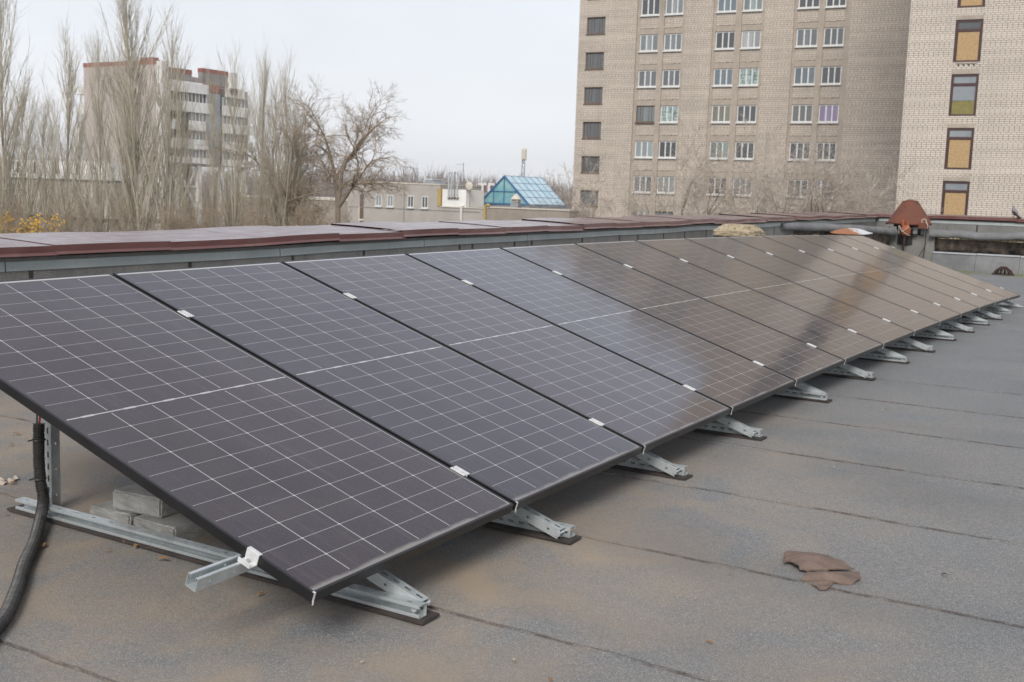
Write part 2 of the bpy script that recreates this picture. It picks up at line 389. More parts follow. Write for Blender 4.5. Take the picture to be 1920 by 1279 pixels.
def m_mossy():
    t = T('lichened_concrete', .95, .2)
    k = t.mix(t.rng(t.noise(7, 5, .6), .35, .65), (.46, .385, .28), (.36, .29, .19))
    k = t.mix(t.rng(t.noise(16, 4), .5, .62, 0, .7), k, (.17, .15, .09)); t.col(k).bump(t.noise(30, 5), .8, .01); return t.m
def m_skylight():
    t = T('blue_roof_glazing', .12, .8); k = t.mix(t.rng(t.noise(.9, 3), .35, .65), (.45, .68, .78), (.62, .78, .84)); t.col(k); return t.m
def m_teal():
    t = T('greenish_gable_glazing', .15, .8); k = t.mix(t.rng(t.noise(1.1, 4, dist=1), .35, .65), (.15, .36, .42), (.27, .46, .46)); t.col(k); return t.m
M['soot'] = m_soot(); M['lichen'] = m_mossy(); M['skyl'] = m_skylight(); M['teal'] = m_teal()

# ------------------------------------------------------------------ ground and roof deck
g = MB(); g.add([(-1000, -1000, -11), (1000, -1000, -11), (1000, 1000, -11), (-1000, 1000, -11)], [(0, 1, 2, 3)])
tag(g.build('ground', M['ground']), kind='structure')

WALL_Y, FAR_X = 4.78, 26.1
def build_deck():
    rnd = random.Random(3); mb = MB()
    ys = [-12, -9, -7, -5.5, -4.5] + [-3.6 + .08*i for i in range(106)]
    k0, k1 = -7, 26; sp = .975
    def wob(k, y):
        a = 1.7*k
        return .006*math.sin(3.1*y+a) + .004*math.sin(9.7*y+2.3*a) + .0025*math.sin(23*y+a*5)
    for k in range(k0, k1):
        xa, xb = .556+sp*k, .556+sp*(k+1)
        for j, y in enumerate(ys):
            pass
        cols = 5; b = len(mb.v)
        for y in ys:
            e0, e1 = wob(k, y), wob(k+1, y)
            mb.v.append((xa+e0, y, hz(xa) - .004))                       # foot of the lap
            for c in range(cols):
                f = c/(cols-1); x = xa+e0 + (sp+e1-e0+.01*f)*f
                mb.v.append((x, y, hz(x) + .006*(1-f)**2*(1 if k < 7 else .35) + .0012*math.sin(5*y+k)*math.sin(2*x)))
        n = cols+1
        for j in range(len(ys)-1):
            for c in range(cols):
                mb.f.append((b+j*n+c, b+j*n+c+1, b+(j+1)*n+c+1, b+(j+1)*n+c)); mb.m.append(0)
    tag(mb.build('roof_deck', M['deck']), kind='structure')
    # what carries the deck: the storeys below, down to the ground
    wl = MB(); wl.box(-6.3, FAR_X+.55, -12.1, WALL_Y+.5, -11.2, -.12)
    r = thing('brick_building', 'brick walls of the building under the flat roof', 'building')
    wl.build('wall', M['brick'], r)
build_deck()

# ------------------------------------------------------------------ parapets with brown sheet coping
def parapet(root, axis, joints, tops, y0, base, cap_w, strip_segs, seamset, seed):
    """axis 'x': wall runs along X with its inner face at y=y0; axis 'y': runs along Y with inner face at x=y0."""
    rnd = random.Random(seed)
    def P(u, d, z): return (u, y0+d, z) if axis == 'x' else (y0+d, u, z)
    def ztop(u):
        return float(np.interp(u, [j for j in joints], tops))
    ua, ub = joints[0], joints[-1]
    n = 40; us = [ua+(ub-ua)*i/n for i in range(n+1)]
    core = MB()
    for i in range(n):
        a, b_ = us[i], us[i+1]
        core.hexa([P(a, 0, base), P(b_, 0, base), P(b_, cap_w-.10, base), P(a, cap_w-.10, base),
                   P(a, 0, ztop(a)-.075), P(b_, 0, ztop(b_)-.075), P(b_, cap_w-.10, ztop(b_)-.055), P(a, cap_w-.10, ztop(a)-.055)])
    core.build('wall', M['felt'], root)
    # felt lap joints up the wall: raised edges of each sheet
    for u in seamset:
        s = MB(); wv = .006
        s.hexa([P(u, -wv, base), P(u+.035, -.0005, base), P(u+.035, .002, base), P(u, .002, base),
                P(u+.012, -wv, ztop(u)-.165), P(u+.047, -.0005, ztop(u)-.165), P(u+.047, .002, ztop(u)-.165), P(u+.012, .002, ztop(u)-.165)])
        s.build('felt_lap', M['rubber'], root)
    # clamping strip
    for (a, b_) in strip_segs:
        s = MB(); m = max(2, int((b_-a)/.6))
        for i in range(m):
            p, q = a+(b_-a)*i/m, a+(b_-a)*(i+1)/m
            zp, zq = ztop(p), ztop(q); s.hexa([P(p, -.012, zp-.166), P(q, -.012, zq-.166), P(q, -.002, zq-.170), P(p, -.002, zp-.170),
                    P(p, -.007, zp-.103), P(q, -.007, zq-.103), P(q, -.001, zq-.100), P(p, -.001, zp-.100)])
        st = s.build('clamping_strip', M['zinc'], root)
        h = MB()
        for i in range(1+int((b_-a)/.5)):
            u = a+.06+i*.5
            if u < b_: h.tube([P(u, -.016, ztop(u)-.135), P(u, -.006, ztop(u)-.135)], [.006, .006], 6)
        h.build('screw', M['bright'], st)
    # coping sheets
    for i in range(len(joints)-1):
        a, b_ = joints[i]-.02, joints[i+1]+.004
        ja = rnd.uniform(-.006, .006); jb = rnd.uniform(-.006, .006); lift = .008*(i % 2) + .0015
        dz = lambda u: ztop(u) + ja + (jb-ja)*(u-a)/(b_-a) + lift
        m = 5; mb = MB(); out = -.055
        prof = [(out-.018, -.066), (out-.020, -.064), (out, -.046), (out, 0.0), (cap_w*.25, .012), (cap_w*.55, .022), (cap_w-.04, .030), (cap_w-.04, -.05)]
        bow = rnd.uniform(-.005, .005)
        for q in range(m+1):
            u = a+(b_-a)*q/m
            for k, (d, z) in enumerate(prof):
                sag = bow*math.sin(math.pi*q/m)*(1 if 3 <= k <= 6 else .6)
                mb.v.append(P(u + (.035*(d/cap_w)*0), d + rnd.uniform(-.001, .001), dz(u)+z+sag))
        npf = len(prof)
        for q in range(m):
            for k in range(npf-1):
                mb.f.append((q*npf+k, (q+1)*npf+k, (q+1)*npf+k+1, q*npf+k+1) if axis == 'x' else (q*npf+k, q*npf+k+1, (q+1)*npf+k+1, (q+1)*npf+k)); mb.m.append(0)
        mb.build('coping_sheet', M['coping'], root, solid=.0022)

JX = [-3.0, -1.9, -.85, .25, 1.3, 2.66, 3.68, 4.71, 5.69, 6.69, 7.66, 8.64, 9.6, 10.56, 11.5, 12.4, 13.29, 14.2, 15.1, 15.97, 16.87, 17.74, 18.59, 19.46, 20.29, 21.24, 21.96, 22.8, 23.64, 24.8, 26.0]
TX = [.90, .905, .915, .925, .93, .937, .947, .955, .98, .992, 1.008, 1.014, 1.03, 1.034, 1.053, 1.056, 1.063, 1.087, 1.10, 1.08, 1.10, 1.118, 1.131, 1.146, 1.134, 1.163, 1.146, 1.16, 1.172, 1.185, 1.194]
pr = thing('parapet_wall', 'long low grey felt parapet behind the solar panels with warped brown metal coping', 'parapet')
parapet(pr, 'x', JX, TX, 4.76, -.15, .92, [(-3, -.6), (-.59, 2.28), (2.29, 4.95), (4.96, 7.1), (7.11, 9.2), (9.21, 12.9), (12.91, 16), (16.01, 20), (20.01, 25.9)],
        [-.4, .7, 2.46, 3.9, 5.1, 6.1, 7.75, 8.0, 8.9, 9.3, 10.6, 11.7, 12.3, 13.2, 14.0, 14.9, 15.6, 17.1, 18.3, 19.6, 21, 22.5, 24], 7)
pf = thing('parapet_wall', 'far end parapet behind the rusty vent hood, its brown coping straight and thin', 'parapet')
JY = [5.66, 3.4, 1.6, -.2, -2.0, -3.9, -5.8, -7.7, -9.6, -12][::-1]
parapet(pf, 'y', JY, [1.21]*len(JY), 26.06, -.1, .60, [(-11.9, -4), (-3.99, -.7), (-.69, 1.9), (1.91, 4.70)], [-6, -4, -2, 0, 1.1, 2.4, 3.5], 9)

# ------------------------------------------------------------------ solar panels
def build_panel():
    root = thing('solar_panel', '-', 'solar panel', group='solar panels of the tilted row')
    h = .035; fw = .011; fr = MB()
    # frame: four mitred bars, outer wall full height, a narrow lip on top
    def bar(a, b_, ia, ib):
        (ax, ay), (bx, by), (cx, cy), (dx, dy) = a, b_, ib, ia
        fr.hexa([(ax, ay, -h), (bx, by, -h), (cx, cy, -h), (dx, dy, -h), (ax, ay, 0), (bx, by, 0), (cx, cy, 0), (dx, dy, 0)])
    o = [(0, 0), (W, 0), (W, L), (0, L)]; i_ = [(fw, fw), (W-fw, fw), (W-fw, L-fw), (fw, L-fw)]
    for k in range(4): bar(o[k], o[(k+1) % 4], i_[k], i_[(k+1) % 4])
    # bottom return flange
    fl = .028
    j_ = [(fl, fl), (W-fl, fl), (W-fl, L-fl), (fl, L-fl)]
    for k in range(4):
        a, b_, c, d = i_[k], i_[(k+1) % 4], j_[(k+1) % 4], j_[k]
        fr.hexa([(*a, -h), (*b_, -h), (*c, -h), (*d, -h), (*a, -h+.002), (*b_, -h+.002), (*c, -h+.002), (*d, -h+.002)])
    fr.build('frame', M['black'], root, bevel=.0012)
    gl = MB(); gl.box(fw-.0005, W-fw+.0005, fw-.0005, L-fw+.0005, -.0055, -.0012)
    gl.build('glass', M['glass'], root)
    bk = MB(); bk.box(fw, W-fw, fw, L-fw, -.0085, -.0060)
    bk.build('back_sheet', M['backsheet'], root)
    jb = MB()
    jb.box(W*.5-.035, W*.5+.035, L/2-.05, L/2+.05, -.028, -.0087)
    jb.build('junction_box', M['black'], root, bevel=.004)
    cl = MB(); cl.box(.001, .008, -.0025, -.0006, -.030, .0012); cl.box(.001, .008, -.0025, .007, .0004, .0014)
    cl.box(.002, .0045, -.006, -.0025, -.040, -.028)
    cl.build('corner_clip', M['clampm'], root)
    return root
ORD = ['first', 'second', 'third', 'fourth', 'fifth', 'sixth', 'seventh', 'eighth', 'ninth', 'tenth', 'eleventh', 'twelfth', 'thirteenth', 'fourteenth']
LOOK = ['nearest dusty purplish solar panel, its black left frame edge open to the view',
        'blue-grey solar panel second from the near end of the row',
        'grey-brown solar panel third from the near end of the row',
        'pale grey solar panel fourth from the near end, mirroring bright sky',
        'fifth solar panel from the near end, half sky half dark reflection',
        'sixth solar panel from the near end, dark reflection across its middle',
        'seventh and middle solar panel of the row, reflecting brown brick',
        'eighth solar panel from the near end, brown with building reflection',
        'ninth solar panel from the near end of the row',
        'fourth solar panel from the far end of the row',
        'third solar panel from the far end of the row',
        'second to last solar panel at the far end of the row',
        'farthest solar panel, last of the row before the rusty vent hood']
PCOL = [(.050, .041, .047), (.040, .044, .056), (.048, .042, .044), (.042, .045, .056), (.042, .045, .055), (.045, .043, .046), (.050, .040, .036),
        (.046, .042, .038), (.050, .042, .036), (.050, .042, .038), (.048, .041, .036), (.05, .042, .037), (.05, .042, .036)]
pan0 = build_panel(); cmap = child_map(pan0)
for k in range(NP):
    o = pan0 if k == 0 else copy_tree(pan0, None, cmap)
    x0 = k*PITCH; za, zb_ = phz(x0), phz(x0+PITCH); sl_ = (zb_-za)/PITCH
    ex = Vector((1, 0, sl_)).normalized(); ey = Vector((0, CT, ST)); ez = ex.cross(ey).normalized(); ey = ez.cross(ex)
    jz = 0
    o.matrix_world = Matrix(((ex.x, ey.x, ez.x, x0), (ex.y, ey.y, ez.y, 0), (ex.z, ey.z, ez.z, ZB+za+jz), (0, 0, 0, 1)))
    o['label'] = LOOK[k]
    for c in kids(o):
        if c.name.startswith('glass'): c.color = (PCOL[k][0]*.62, PCOL[k][1]*.50, PCOL[k][2]*.64, 1)

# ------------------------------------------------------------------ channel rails with slots
def stadium(cx, cy, lx, ly):
    r = ly/2; s = lx/2-r; pts = []
    for a in (-60, -20, 20, 60): pts.append((cx+s+r*math.cos(R(a)), cy+r*math.sin(R(a))))
    for a in (120, 160, 200, 240): pts.append((cx-s+r*math.cos(R(a)), cy+r*math.sin(R(a))))
    return pts          # 8 points starting lower right
def slot_strip(mb, mp, x0, x1, half, lx, ly, pitch, phase=0.0):
    """strip |v|<half between x0..x1 with stadium holes; mp(u,v)->3d"""
    n = max(1, int((x1-x0)/pitch)); p = (x1-x0)/n
    for i in range(n):
        a, b = x0+i*p, x0+(i+1)*p; c = (a+b)/2+phase
        o = [(b, -half), (b, -half/3), (b, half/3), (b, half), (a, half), (a, half/3), (a, -half/3), (a, -half)]
        h = stadium(c, 0, lx, ly); base = len(mb.v)
        for q in o: mb.v.append(tuple(mp(*q)))
        for q in h: mb.v.append(tuple(mp(*q)))
        for k in range(8):
            mb.f.append((base+k, base+(k+1) % 8, base+8+(k+1) % 8, base+8+k)); mb.m.append(0)
def channel(mb, mp3, x0, x1, w_=.041, h_=.041, lip=.009, web_slots=True, side_holes=True, nseg=1, hole=(.012, .010)):
    """mp3(u, a, b): u along, a across (-w/2..w/2), b height (0 = web, h = open side)"""
    hw = w_/2
    def quad(a0, b0, a1, b1):
        for i in range(nseg):
            p, q = x0+(x1-x0)*i/nseg, x0+(x1-x0)*(i+1)/nseg
            mb.add([mp3(p, a0, b0), mp3(q, a0, b0), mp3(q, a1, b1), mp3(p, a1, b1)], [(0, 1, 2, 3)])
    if web_slots:
        slot_strip(mb, lambda u, v: mp3(u, v, 0), x0, x1, .011, .028, .0125, .05)
        quad(-hw, 0, -.011, 0); quad(.011, 0, hw, 0)
    else: quad(-hw, 0, hw, 0)
    for sgn in (-1, 1):
        a = sgn*hw
        if side_holes:
            quad(a, 0, a, h_*.3); quad(a, h_*.7, a, h_)
            slot_strip(mb, lambda u, v: mp3(u, a, h_*.5+v), x0, x1, h_*.2, hole[0], hole[1], .10)
        else: quad(a, 0, a, h_)
        quad(a, h_, a-sgn*lip, h_); quad(a-sgn*lip, h_, a-sgn*lip, h_-.008)

# purlins: two long rails the panels are clamped to
def purlin(s, label):
    r = thing('support_rail', label, 'rail', group='long rails under the panels')
    mb = MB(); xs = -.205
    n = 31
    for i in range(n):
        a = xs+(15.32-xs)*i/n; b = xs+(15.32-xs)*(i+1)/n
        channel(mb, lambda u, q, h: panel_pt(u, s+q, -.0355-.041+h), a, b, side_holes=True, web_slots=False)
    mb.build('channel', M['galv'], r, solid=.002)
    return r
purlin(.285, 'galvanised rail along the low edge, its open end sticking out left of the nearest panel')
purlin(1.87, 'galvanised rail hidden under the high edge of the panels')

# clamps
def build_clamp():
    r = thing('panel_clamp', '-', 'clamp', group='white clamps on the panel seams')
    b = MB(); b.box(-.021, -.006, -.035, .035, .0012, .0055); b.box(.006, .021, -.035, .035, .0012, .0055)
    b.box(-.0062, -.0042, -.035, .035, -.02, .0050); b.box(.0042, .0062, -.035, .035, -.02, .0050); b.box(-.0045, .0045, -.035, .035, -.022, -.019)
    b.build('clamp_body', M['clampm'], r, bevel=.0008)
    s = MB(); s.cyl((0, 0, -.019), .0042, .014, 8); s.build('bolt', M['galv'], r)
    return r
cl0 = build_clamp(); cm = child_map(cl0); first = True
for side, s in (('lower', .268), ('upper', 1.865)):
    for k in range(1, NP):
        o = cl0 if first else copy_tree(cl0, None, cm); first = False
        x = k*PITCH-.010
        o.location = panel_pt(x, s + .004*math.sin(k*2.3)); o.rotation_euler = (TILT, 0, 0)
        o['label'] = f'white {side} clamp on the {ORD[k-1]} seam from the near end of the panels'
def end_clamp(x, s, label, flip):
    r = thing('end_clamp', label, 'clamp', panel_pt(x, s), 0); r.rotation_euler = (TILT, 0, 0)
    b = MB(); f = -1 if flip else 1
    def bx(a, c, *z): b.box(min(a*f, c*f), max(a*f, c*f), *z)
    bx(-.036, -.002, -.026, .026, -.0345, -.0295); bx(-.0055, -.002, -.026, .026, -.0295, .0052); bx(-.002, .011, -.026, .026, .0012, .0052)
    bx(-.036, -.033, -.026, .026, -.0295, -.018)
    b.build('clamp_body', M['clampm'], r, bevel=.001)
    s_ = MB(); s_.cyl((-.020*f, 0, -.0295), .0075, .007, 6); s_.cyl((-.020*f, 0, -.0225), .004, .006, 8); s_.build('bolt', M['galv'], r)
end_clamp(0, .252, 'white end clamp on the rail end at the near panel’s low left edge', False)
end_clamp(0, 1.865, 'white end clamp high on the near panel’s left edge', False)
end_clamp(NP*PITCH-.02, .268, 'low white end clamp on the outer edge of the farthest panel', True)
end_clamp(NP*PITCH-.02, 1.90, 'high white end clamp on the outer edge of the farthest panel', True)

# ------------------------------------------------------------------ triangular frames
def build_frame():
    r = thing('mounting_frame', '-', 'mounting frame', group='galvanised triangle frames under the panels')
    pad = MB(); n = 9
    for i in range(n):
        a, b = -.108+2.15*i/n, -.108+2.15*(i+1)/n; za = .010 if i else .012
        pad.box(-.034, .064, a, b-.002, .006, .006+.010+.001*(i % 2))
    pad.build('rubber_pad', M['rubber'], r)
    zb_ = .018
    b = MB(); channel(b, lambda u, q, h: Vector((.0205-h, u, zb_+.0205+q)), -.085, 2.0, hole=(.024, .011)); b.build('base_rail', M['galv'], r, solid=.002)
    # slanted rail, web upward, just under the two long rails
    off = -.0355-.041-.055
    def mp(u, q, h): return Vector((.045+q, u*CT - (off-h)*ST*1.0, ZB + u*ST + (off-h)*CT))
    s = MB(); channel(s, mp, -.108, 2.02); s.build('slanted_rail', M['galv'], r, solid=.002)
    zt = ZB + 1.93*math.tan(TILT) + off/CT - .02
    p = MB(); channel(p, lambda u, q, h: Vector((.068+h, 1.90+q, u)), .019, zt); p.build('rear_post', M['galv'], r, solid=.002)
    bo = MB(); bo.tube([(-.005, -.055, .040), (.07, -.055, .040)], .0055, 6); bo.tube([(-.010, -.055, .040), (-.004, -.055, .040)], .0115, 6); bo.tube([(.066, -.055, .040), (.072, -.055, .040)], .0115, 6)
    bo.build('bolt', M['bright'], r)
    for u in (.285, 1.87):
        k = MB(); c = mp(u, 0, 0); k.box(c.x-.02, c.x+.02, c.y-.03, c.y+.03, c.z+.001, c.z+.060, M=None); k.build('rail_bracket', M['galv'], r)
    return r
FX = [.435, 1.43, 2.62, 3.70, 5.14, 6.32, 7.45, 8.42, 9.58, 10.6, 11.7, 12.68, 13.78, 14.96]
fr0 = build_frame(); fm = child_map(fr0)
for k, x in enumerate(FX):
    o = fr0 if k == 0 else copy_tree(fr0, None, fm)
    dz = phz(x+.04)
    if k in (1, 2, 3, 5, 7, 9, 11): o.scale = (-1, 1, 1); x += .03
    o.location = (x, [0, .0, .01, .0, .03, .02, .01, -.01, .01, 0, .01, .01, .03, .03][k], dz)
    o['label'] = f'{ORD[k]} galvanised triangle frame from the near end, on its brown pad' if 0 < k < 13 else ('nearest galvanised triangle frame, its base rail running back past grey blocks' if k == 0 else 'last galvanised triangle frame poking out past the farthest panel')

# ------------------------------------------------------------------ conduit with red cable
def conduit():
    ctrl = [(.437, 1.865, .405), (.432, 1.862, .33), (.430, 1.86, .24), (.432, 1.855, .16), (.425, 1.83, .10), (.38, 1.78, .062), (.30, 1.69, .040), (.17, 1.54, .030), (.0, 1.36, .0255), (-.19, 1.14, .024), (-.40, .93, .023), (-.75, .70, .022), (-1.3, .5, .022)]
    pts = []
    P = [Vector(p) for p in ctrl]
    for i in range(len(P)-1):
        p0, p1, p2, p3 = P[max(i-1, 0)], P[i], P[i+1], P[min(i+2, len(P)-1)]
        m = max(4, int((p2-p1).length/.0022))
        for q in range(m):
            t = q/m
            pts.append(.5*((2*p1)+(-p0+p2)*t+(2*p0-5*p1+4*p2-p3)*t*t+(-p0+3*p1-3*p2+p3)*t**3))
    pts.append(P[-1])
    d = 0; rad = []
    for i, p in enumerate(pts):
        if i: d += (p-pts[i-1]).length
        rad.append(.0222 + .0016*(1 if (d % .0066) < .0036 else -1))
    r = thing('cable_conduit', 'black ribbed cable hose curving from the first frame’s rear post to the roof', 'hose')
    mb = MB(); mb.tube(pts, rad, 14); mb.build('hose', M['hose'], r, smooth=False)
    c = MB(); cp = [(.437, 1.862, .34), (.436, 1.862, .40), (.444, 1.865, .45), (.452, 1.872, .50), (.47, 1.89, .60)]
    c.tube(cp, .0042, 8); c.build('red_cable', M['red'], r, smooth=True)
    c = MB(); c.tube([(.431, 1.87, .34), (.431, 1.87, .40), (.45, 1.89, .5), (.47, 1.93, .62)], .0035, 8); c.build('black_cable', M['hose'], r, smooth=True)
    for z in (.338, .175):
        t = MB(); ring = [(.431+.0262*math.cos(a), 1.861+.0262*math.sin(a), z) for a in [2*math.pi*i/16 for i in range(17)]]
        t.tube(ring, .0028, 5); t.tube([(.452, 1.861, z), (.472, 1.885, z-.003)], .003, 5); t.tube([(.407, 1.868, z), (.393, 1.878, z-.002)], .0035, 5); t.build('cable_tie', M['hose'], r)
conduit()

# ------------------------------------------------------------------ concrete blocks
def block(label, loc, rz, sx, sy, sz, seed):
    rnd = random.Random(seed); bm = bmesh.new(); bmesh.ops.create_cube(bm, size=1)
    bmesh.ops.scale(bm, vec=(sx, sy, sz), verts=bm.verts); bmesh.ops.bevel(bm, geom=bm.edges[:], offset=.007, segments=2, affect='EDGES')
    bmesh.ops.subdivide_edges(bm, edges=[e for e in bm.edges if e.calc_length() > .04], cuts=5, use_grid_fill=True)
    for v_ in bm.verts: v_.co += Vector((rnd.uniform(-1, 1), rnd.uniform(-1, 1), rnd.uniform(-1, 1)))*.0018
    me = bpy.data.meshes.new('concrete_block'); bm.to_mesh(me); bm.free(); me.materials.append(M['block'])
    o = bpy.data.objects.new('concrete_block', me); COL.objects.link(o); o.location = loc; o.rotation_euler = (0, 0, rz)
    tag(o, label, 'block', 'concrete blocks under the near panel')
block('lower grey concrete block farther back, next to the rear post', (.715, 1.545, .042), R(2), .40, .235, .073, 1)
block('lower grey concrete block nearer the front, partly under the top one', (.70, 1.255, .044), R(-2), .40, .25, .075, 2)
block('paler grey concrete block lying on top of the other two blocks', (.735, 1.42, .123), R(5), .40, .262, .08, 3)

# ------------------------------------------------------------------ torn felt scraps, leaves, bits
def flake(name, label, cat, outline, z0, th, mat, group=None, lift=.0, seed=0):
    rnd = random.Random(seed); pts = []
    for i, p in enumerate(outline):
        q = outline[(i+1) % len(outline)]
        for k in range(4):
            t = k/4; pts.append((p[0]+(q[0]-p[0])*t+rnd.uniform(-.0035, .0035), p[1]+(q[1]-p[1])*t+rnd.uniform(-.0035, .0035)))
    cx = sum(p[0] for p in pts)/len(pts); cy = sum(p[1] for p in pts)/len(pts); n = len(pts); mb = MB()
    rings = [1.0, .8, .55, .28]
    for zz in (0, 1):
        for r_ in rings:
            for i, p in enumerate(pts):
                x = cx+(p[0]-cx)*r_; y = cy+(p[1]-cy)*r_
                w_ = lift*(1-r_)*.8 + .006*math.sin(34*x+1)*math.sin(27*y+2)+.004*math.sin(80*x+31*y+seed)+.004
                mb.v.append((x-cx, y-cy, w_ + th*zz))
        mb.v.append((0, 0, lift*.8+th*zz+.002))
    K = n*len(rings)+1
    for zz in (0, 1):
        b = zz*K
        for j in range(len(rings)-1):
            for i in range(n):
                f = (b+j*n+i, b+j*n+(i+1) % n, b+(j+1)*n+(i+1) % n, b+(j+1)*n+i); mb.f.append(f if zz else f[::-1]); mb.m.append(0)
        for i in range(n):
            f = (b+(len(rings)-1)*n+i, b+(len(rings)-1)*n+(i+1) % n, b+K-1); mb.f.append(f if zz else f[::-1]); mb.m.append(0)
    for i in range(n): mb.f.append((i, (i+1) % n, K+(i+1) % n, K+i)); mb.m.append(0)
    o = mb.build(name, mat); o.location = (cx, cy, z0); return tag(o, label, cat, group)
S1 = [(1.743, -.867), (1.803, -.872), (1.832, -.958), (1.806, -1.031), (1.76, -1.099), (1.725, -1.141), (1.7, -1.083), (1.66, -1.054), (1.616, -.997), (1.617, -.967), (1.659, -.928), (1.67, -.916), (1.653, -.894)]
S2 = [(1.611, -.996), (1.692, -1.085), (1.704, -1.164), (1.646, -1.183), (1.577, -1.151), (1.57, -1.112), (1.566, -1.101), (1.519, -1.002)]
S3 = [(1.545, -1.02), (1.59, -1.108), (1.491, -1.105), (1.48, -1.079)]
zr = hz(1.7)
flake('felt_scrap', 'larger torn brown felt scrap, with a white speck, lying on the roof', 'scrap', S1, zr+.016, .006, M['scrap'], 'torn felt scraps', .030, 1)
flake('felt_scrap', 'narrower torn brown felt scrap lying against the larger one', 'scrap', S2, zr+.006, .006, M['scrap'], 'torn felt scraps', .016, 2)
flake('felt_scrap', 'small pointed brown felt piece sticking out under the narrow scrap', 'scrap', S3, zr+.001, .004, M['scrap'], 'torn felt scraps', .001, 3)
wd = MB(); wd.tube([(1.715, -.985, zr+.018), (1.715, -.985, zr+.024)], [.005, .004], 7); 
tag(wd.build('white_pebble', M['white']), 'tiny white pebble lying on the larger felt scrap', 'pebble')
def leaf(x, y, size, rz, col, label, curl=.35):
    mb = MB(); n = 6
    for i in range(n+1):
        t = i/n; wdt = math.sin(math.pi*min(1, t*1.02))**.8*.42+.02
        for s_ in (-1, 0, 1):
            mb.v.append(((t-.5)*size, s_*wdt*size*.5, .004+abs(s_)*curl*wdt*size*.5+.12*size*math.sin(3.1*t)))
    for i in range(n):
        for k in range(2): mb.f.append((i*3+k, (i+1)*3+k, (i+1)*3+k+1, i*3+k+1)); mb.m.append(0)
    o = mb.build('dry_leaf', col, solid=.0008); o.location = (x, y, hz(x)+.006); o.rotation_euler = (0, 0, rz); return tag(o, label, 'leaf', 'dry leaves on the roof')
LV = [(.67, 2.38, .05, 'dry leaf beside a grey crumb left of the first rear post'), (1.28, 3.23, .05, 'orange dry leaf far back on the left under the near panel'), (1.11, 3.03, .035, 'small pale dry leaf left of the black hose'),
 (.35, 1.04, .055, 'curled tan dry leaf in front of the first base rail near its middle'), (.40, 1.24, .05, 'brown dry leaf caught in the first base rail'), (.41, 1.17, .05, 'second brown leaf caught in the first base rail'),
 (.41, 1.32, .045, 'dry leaf inside the first base rail by the blocks'), (.30, 1.28, .03, 'small dry leaf lying against the first rubber pad'), (.20, 1.53, .055, 'orange dry leaf right beside the black hose'),
 (.24, 1.60, .04, 'leaf tucked behind the black hose by the rubber pad'), (.36, 1.99, .03, 'tan leaf at the rear end of the first base rail'), (.30, .50, .035, 'red-brown leaf near the sticking out rail end'),
 (.80, -.93, .030, 'small orange leaf on bare roof low in the photo'), (-.38, .93, .035, 'leaf at the left photo edge where the hose leaves'), (6.9, .1, .045, 'brown crumb of leaf far along the roof right of the frames'), (.28, -.65, .03, 'tan leaf at the bottom photo edge'),
 (1.90, -1.43, .035, 'dark curled leaf right of the felt scraps'), (1.44, -.76, .02, 'tiny orange leaf left of the felt scraps')]
for i, (x, y, s_, lb) in enumerate(LV): leaf(x, y, s_*.9, i*1.7, M['leaf'] if i != 16 else M['rubber'], lb)
FK = [(.34, -.49, .035, 'pale fleck on bare roof at the bottom of the photo'), (.07, -.13, .03, 'pale fleck near the front foot of the nearest frame'), (5.05, -.45, .05, 'small pale fleck on the roof beyond the third frame foot'), (3.3, -.62, .04, 'pale fleck on the roof left of the far right edge'),
      (1.13, -.75, .025, 'small pale fleck between two roof laps low right'), (.55, 2.9, .035, 'pale fleck on the roof behind the black hose'), (2.1, -.9, .022, 'tiny pale fleck right of the felt scraps')]
for i, (x, y, s_, lb) in enumerate(FK):
    leaf(x, y, s_*.55, .8+i*2.1, M['lichen'], lb); o = COL.objects[-1]; o.name = 'pale_fleck'; o['category'] = 'fleck'; o['group'] = 'pale flecks on the roof'
cr = random.Random(8); cmb = MB()
for i in range(6):
    a, b = .67+cr.uniform(-.05, .05), 2.46+cr.uniform(-.05, .05); cmb.tube([(a, b, hz(.6)+.004), (a+cr.uniform(-.02, .02), b+.015, hz(.6)+.022)], [.02, .008], 5)
tag(cmb.build('mortar_crumb', M['conc']), 'small heap of grey mortar crumbs behind the black hose', 'rubble')

